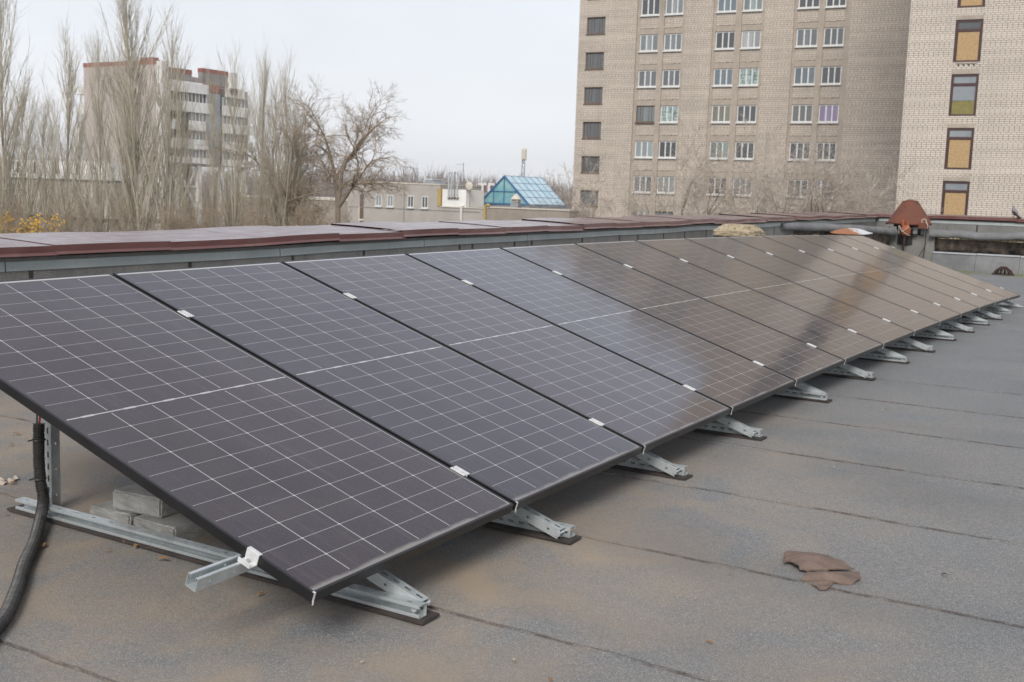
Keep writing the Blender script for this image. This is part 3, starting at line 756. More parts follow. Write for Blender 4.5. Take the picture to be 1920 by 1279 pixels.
# ------------------------------------------------------------------ far end: raised ledge, vent hood and bits
def ledge():
    r = thing('vent_ledge', 'low grey felt-covered ledge before the far parapet, sooty recess under its rim', 'ledge')
    X0 = 24.25
    b = MB(); b.box(X0+.30, X0+1.1, -9, 7-2.45, 0, .80); b.box(X0+.02, X0+.30, 3.02, 4.0, 0, .78); b.build('wall', M['felt'], r)
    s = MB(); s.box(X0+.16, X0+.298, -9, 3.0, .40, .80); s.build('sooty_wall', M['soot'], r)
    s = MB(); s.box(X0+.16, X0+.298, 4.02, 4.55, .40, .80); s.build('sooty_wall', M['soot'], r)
    # skirt leaning out, in sheets
    ys = [3.02, 2.1, 1.2, .3, -.7, -1.7, -2.7, -3.7, -4.7]
    for i in range(len(ys)-1):
        a, c = ys[i], ys[i+1]+.006; e = .004*(i % 2)
        k = MB(); k.hexa([(X0-.14-e, c, .03), (X0-.14-e, a, .03), (X0+.298, a, .03), (X0+.298, c, .03), (X0-.02-e, c, .40), (X0-.02-e, a, .40), (X0+.298, a, .398), (X0+.298, c, .398)])
        k.build('skirt_felt', M['feltroll'], r)
        z = MB(); z.box(X0-.045, X0+.10, c+.004, a-.004, .402+.004*(i % 2), .432+.005*(i % 2)); z.build('edge_strip', M['bright'], r)
    # rolled felt rim with a sagging, lumpy edge
    rnd = random.Random(5)
    for (ya, yb) in ((3.10, -9),):
        k = MB(); n = int(abs(ya-yb)/.12)
        sec = [(0.62, 0), (.6, .09), (.30, .125), (.0, .12), (-.10, .095), (-.13, .04), (-.125, -.02), (-.08, -.04), (.05, -.03), (.4, -.02)]
        for i in range(n+1):
            y = ya+(yb-ya)*i/n; dz = .018*math.sin(y*2.1)+.012*math.sin(y*5.3+1)+rnd.uniform(-.008, .008); dx = .03*math.sin(y*3.1)+.02*math.sin(y*7.7)+rnd.uniform(-.012, .012)
            for (dx_, dz_) in sec: k.v.append((X0+dx_+dx*(1 if dx_ < .2 else 0), y, .80+dz_+dz))
        m = len(sec)
        for i in range(n):
            for q in range(m): k.f.append((i*m+q, i*m+(q+1) % m, (i+1)*m+(q+1) % m, (i+1)*m+q)); k.m.append(0)
        k.f.append(tuple(range(m))); k.m.append(0); k.f.append(tuple(n*m+q for q in range(m))[::-1]); k.m.append(0)
        k.build('felt_rim', M['feltroll'], r, smooth=True)
        k = MB()
        for i in range(int(abs(ya-yb)/.16)):
            if rnd.random() < .62:
                y = ya+(yb-ya)*(i+.5)/int(abs(ya-yb)/.16); h_ = rnd.uniform(.012, .03)
                k.box(X0-.05+rnd.uniform(0, .03), X0+.05, y-.075, y+.065, .742-h_, .765)
        k.build('crumbled_mortar', M['lichen'], r, bevel=.006)['kind'] = 'stuff'
    # the part that runs slantwise from the long parapet to the vent
    A, B = Vector((18.7, 4.84, 0)), Vector((24.15, 3.93, 0)); dv = (B-A).normalized(); nv = Vector((dv.y, -dv.x, 0))
    k = MB(); n = 40; ln = (B-A).length
    sec = [(-.45, -.02), (-.42, .08), (-.2, .115), (0, .11), (.10, .09), (.13, .035), (.12, -.03), (.07, -.045), (-.05, -.04)]
    for i in range(n+1):
        t = i/n; p = A+(B-A)*t; z = .93 - .11*t**1.3 - .03*math.exp(-((t-.97)/.05)**2); wv = .012*math.sin(t*21)+rnd.uniform(-.004, .004)
        for (q, h_) in sec: k.v.append(tuple(p + nv*(q+wv) + Vector((0, 0, z+h_+wv*.4))))
    m = len(sec)
    for i in range(n):
        for q in range(m): k.f.append((i*m+q, (i+1)*m+q, (i+1)*m+(q+1) % m, i*m+(q+1) % m)); k.m.append(0)
    k.f.append(tuple(range(m))[::-1]); k.m.append(0); k.f.append(tuple(n*m+q for q in range(m))); k.m.append(0)
    k.build('felt_rim', M['feltroll'], r, smooth=True)
    k = MB(); a, b_ = A-nv*.05, B-nv*.05; c, d_ = B-nv*.4, A-nv*.4
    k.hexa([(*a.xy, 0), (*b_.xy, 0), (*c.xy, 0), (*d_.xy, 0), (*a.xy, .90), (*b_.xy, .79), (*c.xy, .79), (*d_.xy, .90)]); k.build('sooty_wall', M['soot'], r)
    k = MB()
    for t in (.12, .3, .42, .5, .66):
        p = A+(B-A)*t; h_ = rnd.uniform(.05, .10); k.box(p.x-.16, p.x+.14, p.y-.04, p.y+.04, .73-h_, .80-.02*t)
    k.build('crumbled_mortar', M['lichen'], r, bevel=.01)['kind'] = 'stuff'
ledge()
def hood():
    cx, cy, z0 = 24.55, 3.66, 1.04
    r = thing('vent_hood', 'rusty brown cone-shaped metal vent hood on the far ledge', 'vent hood', (cx, cy, 0))
    mb = MB(); n = 32; prof = [(.50, z0-.035), (.505, z0), (.475, z0+.02), (.33, z0+.25), (.19, z0+.465), (.172, z0+.485), (.15, z0+.505), (.06, z0+.525), (.002, z0+.53)]
    for i, (rr, z) in enumerate(prof):
        for k in range(n):
            a = 2*math.pi*k/n; dent = 1+.012*math.sin(5*a+i)+(.01*math.sin(11*a) if i < 2 else 0); mb.v.append((rr*dent*math.cos(a), rr*dent*math.sin(a), z+.008*math.sin(3*a)*(1 if i < 3 else .3)))
    for i in range(len(prof)-1):
        for k in range(n): mb.f.append((i*n+k, i*n+(k+1) % n, (i+1)*n+(k+1) % n, (i+1)*n+k)); mb.m.append(0)
    mb.build('cone', M['rust'], r, smooth=True, solid=.006)
    c = MB()
    c.tube([(.172*math.cos(a), .172*math.sin(a), z0+.492) for a in [2*math.pi*i/24 for i in range(25)]], .008, 6); c.build('collar', M['rust'], r)
    d = MB(); d.cyl((0, 0, .55), .33, .47, 20); d.build('duct', M['dark'], r)
    for (dx, dy) in ((-.36, .40), (-.40, .22), (-.40, -.24), (-.33, -.40)):
        k = MB(); k.box(dx-.05, dx+.06, dy-.05, dy+.05, .80, .955); k.build('foot', M['feltroll'], r, bevel=.015)
    b = MB(); b.box(-.56, -.44, -.53, -.33, .93, 1.07); b.build('rusty_box', M['rust'], r, bevel=.01)
    w_ = MB(); ring = [(-.50, -.43+.05*math.cos(a), 1.10+.05*math.sin(a)) for a in [2*math.pi*i/16 for i in range(17)]]
    w_.tube(ring, .010, 6); w_.tube([(-.57, -.50, 1.08), (-.575, -.54, 1.0), (-.57, -.52, .94)], .008, 6); w_.build('rope_loop', M['rope'], r, smooth=True)
    br = MB(); br.tube([(-.50, -.36, .98), (-.52, .02, .86)], .014, 6); br.build('brace', M['castiron'], r)
    # lamp-like rusty fitting on a bent pole, tied with rope
    r2 = thing('rusty_fitting', 'small orange rusty pole fitting bound with pale rope before the vent hood', 'fitting', (24.0, 3.62, 0))
    p = MB(); p.tube([(.05, .03, .05), (.045, .02, .45), (0, 0, .62), (-.01, -.02, .80)], .028, 8); p.build('pole', M['castiron'], r2)
    bdy = MB(); bdy.tube([(0, -.02, .76), (0, -.02, .80), (0, -.02, .92), (0, -.02, 1.0)], [.06, .105, .115, .055], 10); bdy.tube([(0, -.05, .98), (0, -.05, 1.10)], [.04, .035], 8); bdy.tube([(.02, .05, .98), (.02, .06, 1.12)], [.04, .045], 8); bdy.build('body', M['rust2'], r2, smooth=False, bevel=.008)
    w_ = MB()
    w_.tube([(-.09, .10, .98), (-.125, .06, .90), (-.12, -.02, .83), (-.10, -.10, .78), (-.02, -.13, .77)], .009, 5); w_.tube([(-.10, -.11, .98), (-.125, -.04, .90), (-.115, .06, .84)], .009, 5); w_.tube([(-.06, .12, .98), (-.02, .125, .88), (-.05, .11, .80)], .009, 5); w_.build('rope_binding', M['rope'], r2, smooth=True)
    wr = thing('loose_wire', 'thin dark wire hanging down the ledge wall beside the rusty fitting', 'wire')
    q = MB(); q.tube([(24.05, 3.16, .98), (24.08, 3.17, .6), (24.09, 3.19, .3), (24.1, 3.2, .06)], .012, 5); q.build('strand', M['castiron'], wr)
    q = MB(); q.tube([(24.12, 3.40, .10), (24.09, 3.30, .3), (24.07, 3.18, .52)], .008, 5); q.build('strand', M['castiron'], wr)
hood()
# bent rusty sheet on the ledge
sh = thing('metal_sheet', 'bent white enamel sheet with orange rust lying on the far ledge', 'metal sheet', (21.45, 4.08, .84)); sh.rotation_euler = (0, 0, R(78)); sh.scale = (1, 2.05, 1)
k = MB(); nn = 8
top = []
for i in range(nn+1):
    t = i/nn; y = .42-.84*t; h_ = .085*math.sin(math.pi*t)**.8; k.v += [(-.12*math.sin(math.pi*t), y, -.02-.02*math.sin(math.pi*t)), (.10, y, .0+h_)]
for i in range(nn): k.f.append((2*i, 2*i+1, 2*i+3, 2*i+2)); k.m.append(0)
k.build('sheet', M['rustwhite'], sh, solid=.012)
# lichened cap stone on its short shaft
cp = thing('chimney_cap', 'yellowish lichened concrete cap on a short shaft behind the panels', 'chimney cap', (14.5, 4.05, 0))
bm = bmesh.new(); bmesh.ops.create_cube(bm, size=1)
for v_ in bm.verts:
    t_ = v_.co.z > 0; v_.co.x *= .34 if t_ else .50; v_.co.y *= .42 if t_ else .66; v_.co.z = .92+.125 if t_ else .92+.03
gm = bmesh.ops.extrude_face_region(bm, geom=[f for f in bm.faces if f.normal.z < -.9]);
for v_ in [e for e in gm['geom'] if isinstance(e, bmesh.types.BMVert)]: v_.co.z = .865
bmesh.ops.subdivide_edges(bm, edges=bm.edges[:], cuts=6, use_grid_fill=True)
rr_ = random.Random(4)
for v_ in bm.verts: v_.co += Vector([rr_.uniform(-1, 1)*.009 for _ in range(3)])
me = bpy.data.meshes.new('cap_stone'); bm.to_mesh(me); bm.free(); me.materials.append(M['lichen'])
o = bpy.data.objects.new('cap_stone', me); COL.objects.link(o); o.parent = cp; d = o.modifiers.new('bevel', 'BEVEL'); d.width = .006; d.limit_method = 'ANGLE'
k = MB(); k.box(-.2, .2, -.36, .36, 0, .86); k.build('shaft', M['felt'], cp)
# roof drain
dr = thing('roof_drain', 'dark rusty domed drain grate at the foot of the far ledge', 'drain', (23.35, 1.40, .05))
for i in range(14):
    a = 2*math.pi*i/14; k = MB(); k.tube([(.20*math.cos(a), .20*math.sin(a), 0), (.15*math.cos(a), .15*math.sin(a), .09), (.05*math.cos(a), .05*math.sin(a), .165)], .014, 5); k.build('rib', M['castiron'], dr)
k = MB(); k.cyl((0, 0, .155), .06, .02, 12); k.build('crown_plate', M['castiron'], dr)
k = MB(); k.tube([(.21*math.cos(a), .21*math.sin(a), 0.005) for a in [2*math.pi*i/20 for i in range(21)]], .018, 6); k.build('rim', M['castiron'], dr)
# pigeon
def pigeon():
    r = MB(); r.tube([(0, .17, -.055), (0, .12, -.03), (0, .06, 0), (0, 0, .03), (0, -.05, .065), (0, -.075, .10), (0, -.082, .135), (0, -.09, .16), (0, -.097, .172)], [.012, .028, .055, .070, .062, .042, .032, .028, .008], 12)
    r.tube([(0, -.105, .158), (0, -.13, .150)], [.008, .002], 6); r.tube([(0, .10, -.035), (0, .22, -.085), (0, .25, -.095)], [.030, .026, .02], 6, 1)
    for s in (-1, 1): r.tube([(s*.06, -.03, .045), (s*.068, .04, .01), (s*.045, .13, -.04)], [.02, .036, .012], 8, 1); r.tube([(s*.025, .0, -.03), (s*.025, -.01, -.10)], .007, 5)
    o = r.build('pigeon', [M['pigeon'], M['castiron']], smooth=True); o.location = (26.3, 1.67, 1.335); o.rotation_euler = (R(-12), 0, R(168)); o.scale = (1.0, .8, 1.0)
    tag(o, 'grey pigeon with dark tail sitting on the far brown coping', 'pigeon')
pigeon()

# ------------------------------------------------------------------ background buildings
RZ = R(-86.386)
def local_boxes(spec, name, mat, parent, bevel=0):
    mb = MB()
    for b in spec: mb.box(*b)
    return mb.build(name, mat, parent, bevel=bevel)
def sash_window(wd, ht, bars, fw=.10, bar=.11, mat='white', sill=True):
    """returns prototype (frame with children pane, sill); origin = lower left corner on the wall plane"""
    f = MB()
    f.box(0, wd, .0, .06, 0, fw); f.box(0, wd, .0, .06, ht-fw, ht); f.box(0, fw, .001, .059, fw, ht-fw); f.box(wd-fw, wd, .001, .059, fw, ht-fw)
    for q in bars: f.box(q*wd-bar/2, q*wd+bar/2, .002, .058, fw, ht-fw)
    fr = f.build('window', M[mat])
    p = MB(); p.box(fw*.5, wd-fw*.5, .030, .045, fw*.5, ht-fw*.5); p.build('pane', M['pane'], fr)
    if sill:
        q = MB(); q.box(-.04, wd+.04, -.22, .02, -.10, -.002); q.build('sill', M['white' if mat == 'white' else 'oldwood'], fr)
    return fr
def dormitory():
    rnd = random.Random(21)
    r = thing('brick_dormitory', 'tall grey-beige brick dormitory with pairs of white windows behind the parapet', 'building', (87.84, 40.8, 0), RZ)
    TOP, BOT, S0 = 32.5, -11, 16.93
    rows = list(range(-5, 7))
    bays = [(-.25, 4.10), (6.50, 10.85), (13.25, 17.45)]
    cols = [(0, 1.74), (2.21, 3.83), (6.75, 8.44), (8.94, 10.60), (13.49, 15.22), (15.67, 17.27)]
    st = (-4.94, -3.18)
    wall = []
    piers = [(-5.68, st[0]), (st[1], -.25), (4.10, 6.50), (10.85, 13.25), (17.75, 30)]
    for a, b in piers: wall.append((a, b, 0, .6, BOT, TOP))
    sz = [S0-3*k for k in rows]; H = 1.42
    # between the stair windows
    prev = BOT
    for z in sorted(q-1.39 for q in sz):
        wall.append((st[0], st[1], .002, .6, prev, z)); prev = z+H
    wall.append((st[0], st[1], .002, .6, prev, TOP))
    for i, (a, b) in enumerate(cols):
        prev = BOT
        for z in sorted(sz):
            wall.append((a, b, .20, .6, prev, z)); prev = z+H
        wall.append((a, b, .20, .6, prev, TOP))
    wall.append((-5.68, 30, .60, 12, BOT, TOP))
    local_boxes(wall, 'wall', M['brick'], r)
    con = [(17.45, 17.75, .02, .6, BOT, TOP)]
    for i, (a, b) in enumerate(bays):
        c0, c1 = cols[2*i], cols[2*i+1]
        con += [(a, c0[0], .16, .6, BOT, TOP), (c0[1], c1[0], .06, .6, BOT, TOP), (c1[1], b, .16, .6, BOT, TOP)]
    local_boxes(con, 'pilaster', M['conc'], r)
    proto = sash_window(1.68, H, (.36, .66)); old = sash_window(1.68, H, (.2, .33, .66, .8), .09, .05, 'oldwood'); stair = sash_window(1.76, H, (.22, .36, .64, .78), .10, .05, 'oldwood')
    for p_, dy in ((proto, .26), (old, .26)):
        q = MB(); q.box(.002, 1.678, .175-dy, .30-dy, H+.003, H+.45); q.build('lintel', M['conc'], p_)
        q = MB(); rq = random.Random(4)
        for j in range(12):
            q.box(.02+.138*j, .155+.138*j, .183-dy, .20-dy, H+.451+rq.uniform(0, .02), H+.475+rq.uniform(.0, .05))
        q.build('ragged_joint', M['oldwood'], p_)['kind'] = 'stuff'
    q = MB(); q.box(-.25, 2.01, -.006-.16, .05-.16, H+.003, H+.17); q.build('lintel', M['conc'], stair)
    used = set()
    def place(pr, a, z, y, scx, colr, foil=False):
        if pr.name in used: c = copy_tree(pr, None, cmw)
        else: c = pr; used.add(pr.name)
        c.parent = r; c.location = (a, y, z); c.scale = (scx, 1, 1)
        for k in kids(c):
            if k.name.startswith('pane'):
                k.color = (*colr, 1)
                if foil: k.material_slots[0].link = 'OBJECT'; k.material_slots[0].material = M['foil']
        return c
    cmw = {}; 
    for p_ in (proto, old, stair): child_map(p_, cmw)
    glass_cols = [(.20, .23, .245), (.16, .175, .185), (.26, .29, .30), (.12, .13, .14), (.40, .42, .42), (.22, .26, .27), (.06, .065, .07), (.05, .055, .06), (.15, .20, .23)]
    special = {(3, 5): (.27, .20, .36), (1, 3): (.42, .44, .44), (3, 2): (.24, .22, .165), (4, 0): (.30, .36, .37), (4, 2): (.23, .30, .27), (0, 3): (.28, .36, .34), (4, 5): (.05, .06, .065), (3, 4): (.15, .155, .145), (4, 3): (.08, .085, .09)}
    for k in rows:
        z = S0-3*k
        for i, (a, b) in enumerate(cols):
            pr_ = old if (k, i) in ((3, 0), (6, 1)) else proto
            c = place(pr_, a, z, .26, (b-a)/1.68, special.get((k, i), rnd.choice(glass_cols)), (k, i) in ((3, 1), (2, 3)))
            if (k, i) == (3, 5): c['label'] = 'window with purple curtains'
            if (k, i) == (3, 0): c['label'] = 'old window with brown wooden frame'
        place(stair, st[0], z-1.39, .16, 1.0, rnd.choice([(.06, .065, .07), (.11, .125, .13), (.045, .045, .045), (.09, .10, .11)]))
    used_all = used
    cr = MB(); cr.box(-5.8, 30.1, -.15, 12.1, TOP, TOP+.35); cr.build('cornice', M['conc'], r)
dormitory()

def sand_block():
    r = thing('brick_stair_block', 'pale sand-coloured brick block at the right with maroon boarded windows', 'building', (66.35, 10.91, 0), RZ)
    TOP, BOT, Z0, H, WD = 30, -11, 11.97, 2.33, 1.42
    ks = list(range(-4, 4))
    wall = [(-2.52, -.02, 0, .5, BOT, TOP), (WD+.02, 22, 0, .5, BOT, TOP), (-2.52, 22, .5, 14, BOT, TOP)]
    con = []; prev = BOT
    for k in reversed(ks):
        top = Z0-3*k
        if k == 3: wall.append((-.02, WD+.02, .07, .5, BOT, top-H))
        else: wall.append((-.02, WD+.02, .07, .5, prev+.24, top-H-.0))
        con.append((-.018, WD+.018, .045, .5, top+.003, top+.24)); prev = top
    wall.append((-.02, WD+.02, .07, .5, prev+.24, TOP))
    local_boxes(wall, 'wall', M['brick2'], r)
    for c in con: local_boxes([c], 'lintel', M['conc'], r)
    br = MB(); z = Z0-H
    for i in range(4): br.tube([(.30+.27*i, .060, z-.17), (.30+.27*i, .2, z-.17)], .055, 10)
    br.build('broken_slab_hole', M['dark'], r)
    q = MB(); q.box(.15, 1.25, .03, .10, z-.10, z-.002); q.build('broken_slab_edge', M['conc'], r, bevel=.03)
    for k in ks:
        top = Z0-3*k; b = top-H
        f = MB(); f.box(-.015, .12, .10, .20, b, top); f.box(WD-.12, WD+.015, .10, .20, b, top); f.box(.12, WD-.12, .101, .199, top-.13, top); f.box(.12, WD-.12, .101, .199, b, b+.10); f.box(.12, WD-.12, .102, .198, top-.66, top-.50)
        w_ = f.build('window', M['maroon'], r)
        t_ = MB(); t_.box(.121, WD-.121, .14, .155, top-.5, top-.13); t_.build('transom_pane', M['greyglass'] if k else M['darkglass'], w_)
        if k == 1:
            t_ = MB(); t_.box(.121, WD-.121, .14, .155, b+.86, top-.66); t_.build('pane', M['greyglass'], w_)
            t_ = MB(); t_.box(.121, WD-.121, .13, .150, b+.10, b+.84); t_.build('olive_board', M['olive'], w_)
        else:
            t_ = MB(); t_.box(.15, WD-.15, .12, .14, b+.101, top-.68); t_.build('chipboard' if k > -2 else 'pane', M['osb' if k > -2 else 'darkglass'], w_)
    c = MB(); c.box(-2.6, 22, -.1, 14.1, TOP, TOP+.3); c.build('cornice', M['conc'], r)
sand_block()

def hotel():
    r = thing('derelict_tower', 'derelict tower with red roof edge and white balcony bands behind the poplars', 'building', (132.36, 150.23, 0))
    # local: x along the balcony front (away to the right), y along the blank wall
    k = [(0, 1.45, 1.3, 20, -11, 21.2), (1.45, 12, 6.5, 19.8, -11, 4.7), (1.45, 9.8, 1.8, 19.8, 5.0, 20.0), (9.8, 13, 4.5, 19.8, 5, 18.4), (13, 22, 1.8, 19.8, 5.0, 18.6)]
    local_boxes(k, 'wall', M['panelconc'], r)
    local_boxes([(1.55, 7.4, .8, 10, 18.8, 20.25), (9.9, 16, .8, 1.9, 18.8, 20.95)], 'penthouse_wall', M['concgrey'], r)
    local_boxes([(-.03, 1.2, 1.4, 20.05, 21.2, 21.95), (-.02, 1.2, 2, 5.2, 21.95, 22.4)], 'red_roof_edge', M['redband'], r)
    local_boxes([(1.5, 7.45, .75, 10, 20.25, 21.0)], 'red_roof_edge', M['redband'], r)
    local_boxes([(9.85, 16.05, .75, 1.95, 20.95, 21.65)], 'red_roof_edge', M['redband'], r)
    local_boxes([(10.0, 13.6, .25, 1.2, 17.6, 18.9)], 'red_panel', M['redband'], r)
    local_boxes([(-.02, 1.5, -.02, 1.3, -11, 21.75), (16.05, 17.8, .2, 4, 17.6, 21.5)], 'white_fin', M['whitew'], r)
    local_boxes([(.5, 4, 20, 23, 13.0, 14.5), (.5, 4, 20, 23, 16.6, 18), (.5, 4, 20, 23, 9.6, 11.2)], 'side_balcony', M['whitew'], r)
    bands = [(17.05, 18.74), (13.75, 15.53), (10.61, 12.32), (7.38, 9.09), (4.94, 5.93)]
    for i, (a, b) in enumerate(bands):
        m = MB(); x1 = [10.6, 11.6, 4.2, 10.4, 11.0][i]; m.box(1.55, x1, 0, .25, a, b)
        if i == 2: m.box(5.4, 9.9, 0, .25, a, b)
        if i == 0: m.box(1.55, 9.4, .25, .5, b, b+.15)
        m.build('balcony_band', M['whitew'], r)
        m = MB(); m.box(14.2 if i else 15, [19.6, 21, 22, 22, 22][i], .2, .45, a-(.2 if i == 4 else 0), b); m.build('balcony_band', M['whitew'], r)
        top = b; nxt = bands[i-1][0] if i else 18.8
        if i:
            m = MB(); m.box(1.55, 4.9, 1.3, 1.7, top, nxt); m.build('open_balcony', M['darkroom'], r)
            m = MB(); m.box(4.9, 14, .6, 1.0, top, nxt); m.build('glazed_balcony', M['darkglass'] if i == 1 else M['greyglass'], r)
            m = MB(); m.box(14.2, 21, .7, 1.0, top, nxt); m.build('glazed_balcony', M['greyglass'], r)
            for q in range(11):
                x = 1.8+q*.85; m = MB(); m.box(x, x+.09, .25, .33, top, nxt); m.build('balcony_post', M['whitew'], r)
            for q in range(7): m = MB(); m.box(14.5+q*.9, 14.6+q*.9, .5, .6, top, nxt); m.build('balcony_post', M['whitew'], r)
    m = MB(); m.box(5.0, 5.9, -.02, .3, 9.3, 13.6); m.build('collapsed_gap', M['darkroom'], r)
    m = MB(); m.box(10.2, 13.6, .3, .8, 5.0, 17.4); m.build('stair_glazing', M['greyglass'], r)
    m = MB(); m.box(1.5, 22, .3, 19.8, 4.7, 4.95); m.build('floor_slab', M['conc'], r)
    m = MB(); m.box(1.5, 12, 6.4, 6.49, -4, 4.7); m.build('recess_wall', M['darkroom'], r)  # dark sheet: shade under the raised floors put in as colour
    for x in (3.75, 8.95, 14.5, 20): 
        c = MB(); c.box(x-.42, x+.42, .5, 1.3, -11, 4.7); c.build('column', M['whitew'], r)
    b = MB()
    for (p, q) in (((4.1, .9, 4.5), (8.6, .9, -3.5)), ((8.6, .9, 4.5), (4.1, .9, -3.5)), ((4.1, .9, .9), (8.6, .9, .9))): b.tube([p, q], .2, 4)
    b.build('cross_brace', M['whitew'], r)
hotel()

def annex_left():
    r = thing('annex_building', 'low annex with white upper band half hidden behind the left poplars', 'building', (110, 0, 0))
    local_boxes([(0, 3, 136, 159.2, -11, 1.42)], 'wall', M['brick'], r)
    local_boxes([(-.15, 3, 136, 159.3, 1.45, 4.2)], 'white_band', M['whitew'], r)
    local_boxes([(-.22, 3, 135.9, 159.35, 1.2, 1.46)], 'dark_ledge', M['dark'], r)
    local_boxes([(-.3, 10, 130, 158, -4.6, -4.2)], 'dark_ledge', M['dark'], r)
    for y in (155.4, 150.5, 146.2, 141, 137):
        m = MB(); m.box(-.04, .05, y, y+.55, -1.5, -.6); w_ = m.build('window', M['white'], r); m = MB(); m.box(-.06, -.04, y+.08, y+.47, -1.42, -.68); m.build('pane', M['darkglass'], w_)
    for y in (157.2, 153, 148, 143): local_boxes([(-.17, -.1, y, y+.5, 2.2, 3.9)], 'dark_opening', M['darkroom'], r)
annex_left()

def service_block():
    r = thing('service_building', 'long low beige building with four small windows behind the parapet', 'building', (84, 0, 0))
    local_boxes([(0, 7, 58.5, 69.5, -11, 2.02), (0, 20, 44.8, 58.498, -11, .0)], 'wall', M['render'], r)
    local_boxes([(.3, 14, 69.5, 84, -11, .2)], 'wall', M['render2'], r)
    local_boxes([(-.10, 20, 44.75, 53.2, -11, .12)], 'tan_wall', M['render2'], r)
    local_boxes([(-.06, 7.05, 58.45, 62.6, 2.02, 2.12), (-.06, 7.05, 62.62, 69.55, 2.04, 2.16), (-.08, 1, 53.2, 58.45, .0, .08), (-.18, 1, 44.7, 53.2, .12, .22), (.2, 14, 69.56, 84, .2, .38)], 'roof_edge', M['cream'], r)
    local_boxes([(-.03, .05, 62.58, 62.66, -8, 2.0), (-.03, .05, 54, 69.4, -.36, -.28)], 'panel_joint', M['concgrey'], r)
    for y in (65.28, 63.87, 61.48, 59.82):
        m = MB(); y1 = y+.72; m.box(-.05, .02, y, y1, -.16, -.08); m.box(-.05, .02, y, y1, .87, .95); m.box(-.05, .02, y, y+.08, -.08, .87); m.box(-.05, .02, y1-.08, y1, -.08, .87); m.box(-.05, .02, y+.32, y+.40, -.08, .87)
        w_ = m.build('window', M['white'], r)
        m = MB(); m.box(-.035, -.02, y+.04, y1-.04, -.12, .9); m.build('pane', M['darkglass'] if y < 63 else M['greyglass'], w_)
        m = MB(); m.box(-.18, .0, y-.06, y1+.06, -.26, -.17); m.build('sill', M['white'], w_)
    local_boxes([(-.02, .04, 67.5, 67.95, -3.2, .9)], 'dark_opening', M['oldwood'], r)
    local_boxes([(-.05, .04, 67.5, 67.96, -1.62, -1.45), (-.05, .0, 67.96, 68.08, -3, -.3)], 'opening_trim', M['cream'], r)
    local_boxes([(-.0, 3, 55.6, 58.25, .09, 1.66)], 'white_boiler_room', M['whitew'], r)
    m = MB(); m.tube([(-.14, 56.0, .12), (-.14, 56.0, -5)], .11, 8); m.tube([(-.14, 56.0, .12), (.1, 55.7, .3)], .10, 8); m.build('white_pipe', M['white'], r)
    m = MB(); m.tube([(-.2, 53.4, -5), (-.2, 53.4, .25), (-.2, 53.1, .38), (-.2, 52.9, .30)], .13, 8); m.build('yellow_pipe', M['yellowpipe'], r)
    local_boxes([(-.1, .3, 58.35, 58.75, .1, 1.7)], 'yellow_post', M['yellowpipe'], r)
    for i, y in enumerate((57.45, 57.15, 56.82, 56.5)):
        f = thing('flue_pipe', ['leftmost of the four slim flues on the white boiler room', 'second from left of the four slim flues on the boiler room', 'third from left of the four slim flues on the boiler room', 'rightmost of the four slim flues on the white boiler room'][i], 'flue', (83.85, y, 0), 0, 'slim flues on the boiler room')
        m = MB(); m.tube([(0, 0, .85), (0, 0, 3.25)], .075, 8); m.build('pipe', M['bright'] if i != 2 else M['steelgrey'], f)
        m = MB(); m.box(-.02, .25, -.10, .10, .80, .95); m.build('bracket', M['rust'], f)
    f = thing('satellite_dish', 'round cream satellite dish beside the slim flues', 'satellite dish', (83.8, 55.25, 1.98))
    m = MB(); n = 20
    for i in range(5):
        for k in range(n):
            a = 2*math.pi*k/n; q = i/4*.40; m.v.append((.12-(.4*.4-q*q)*.7*0+.5*q*q-.1, q*math.cos(a), q*math.sin(a)*1.05))
    for i in range(4):
        for k in range(n): m.f.append((i*n+k, i*n+(k+1) % n, (i+1)*n+(k+1) % n, (i+1)*n+k)); m.m.append(0)
    m.build('dish', M['cream'], f, smooth=True, solid=.02)
    m = MB(); m.tube([(.1, 0, 0), (.3, 0, -.2), (.3, 0, -1.9)], .05, 6); m.tube([(.02, 0, .40), (0, 0, .75)], .02, 4); m.build('mount', M['steelgrey'], f)
    f = thing('antenna_mast', 'thin antenna mast beside the satellite dish', 'antenna', (84.6, 56.4, 0))
    m = MB(); m.tube([(0, 0, .1), (0, 0, 4.1)], .035, 5); m.build('pole', M['steelgrey'], f)
    m = MB(); m.tube([(0, -.1, 3.95), (0, .75, 3.95)], .018, 4); m.tube([(0, -.05, 3.1), (0, .35, 3.2)], .015, 4); m.build('crossbar', M['steelgrey'], f)
    f = thing('roof_hood', 'blue-grey sheet metal roof hood above the small windows', 'roof hood', (88, 62.4, 2))
    m = MB(); m.hexa([(0, -1.1, 0), (1.5, -1.1, 0), (1.5, 1.0, 0), (0, 1.0, 0), (0, -.1, .5), (1.5, -.1, .5), (1.5, .6, .5), (0, .6, .5)]); m.build('body', M['steelgrey'], f)
    m = MB(); m.box(-.05, 1.6, -.2, .75, .5, .62); m.build('lid', M['bright'], f)
    for i, y in enumerate((58.9, 58.0)):
        f = thing('vent_box', ['left grey vent box with pale cap beside the blue skylight', 'right grey vent box with pale cap beside the blue skylight'][i], 'vent', (90, y, 0), 0, 'grey vent boxes')
        m = MB(); m.box(-.35, .35, -.33, .33, .02, 1.15); m.build('shaft', M['steelgrey'], f)
        m = MB(); m.tube([(0, 0, 1.15), (0, 0, 1.33)], [.48, .1], 8); m.build('cap', M['cream'], f)
    f = thing('vent_chimney', 'grey louvred vent chimney with a cream cone cap before the blue skylight', 'chimney', (85.8, 51.35, 0))
    m = MB(); m.box(-.3, .3, -.42, .42, .1, .62); m.box(-.24, .24, -.33, .33, .62, .95); m.build('shaft', M['steelgrey'], f)
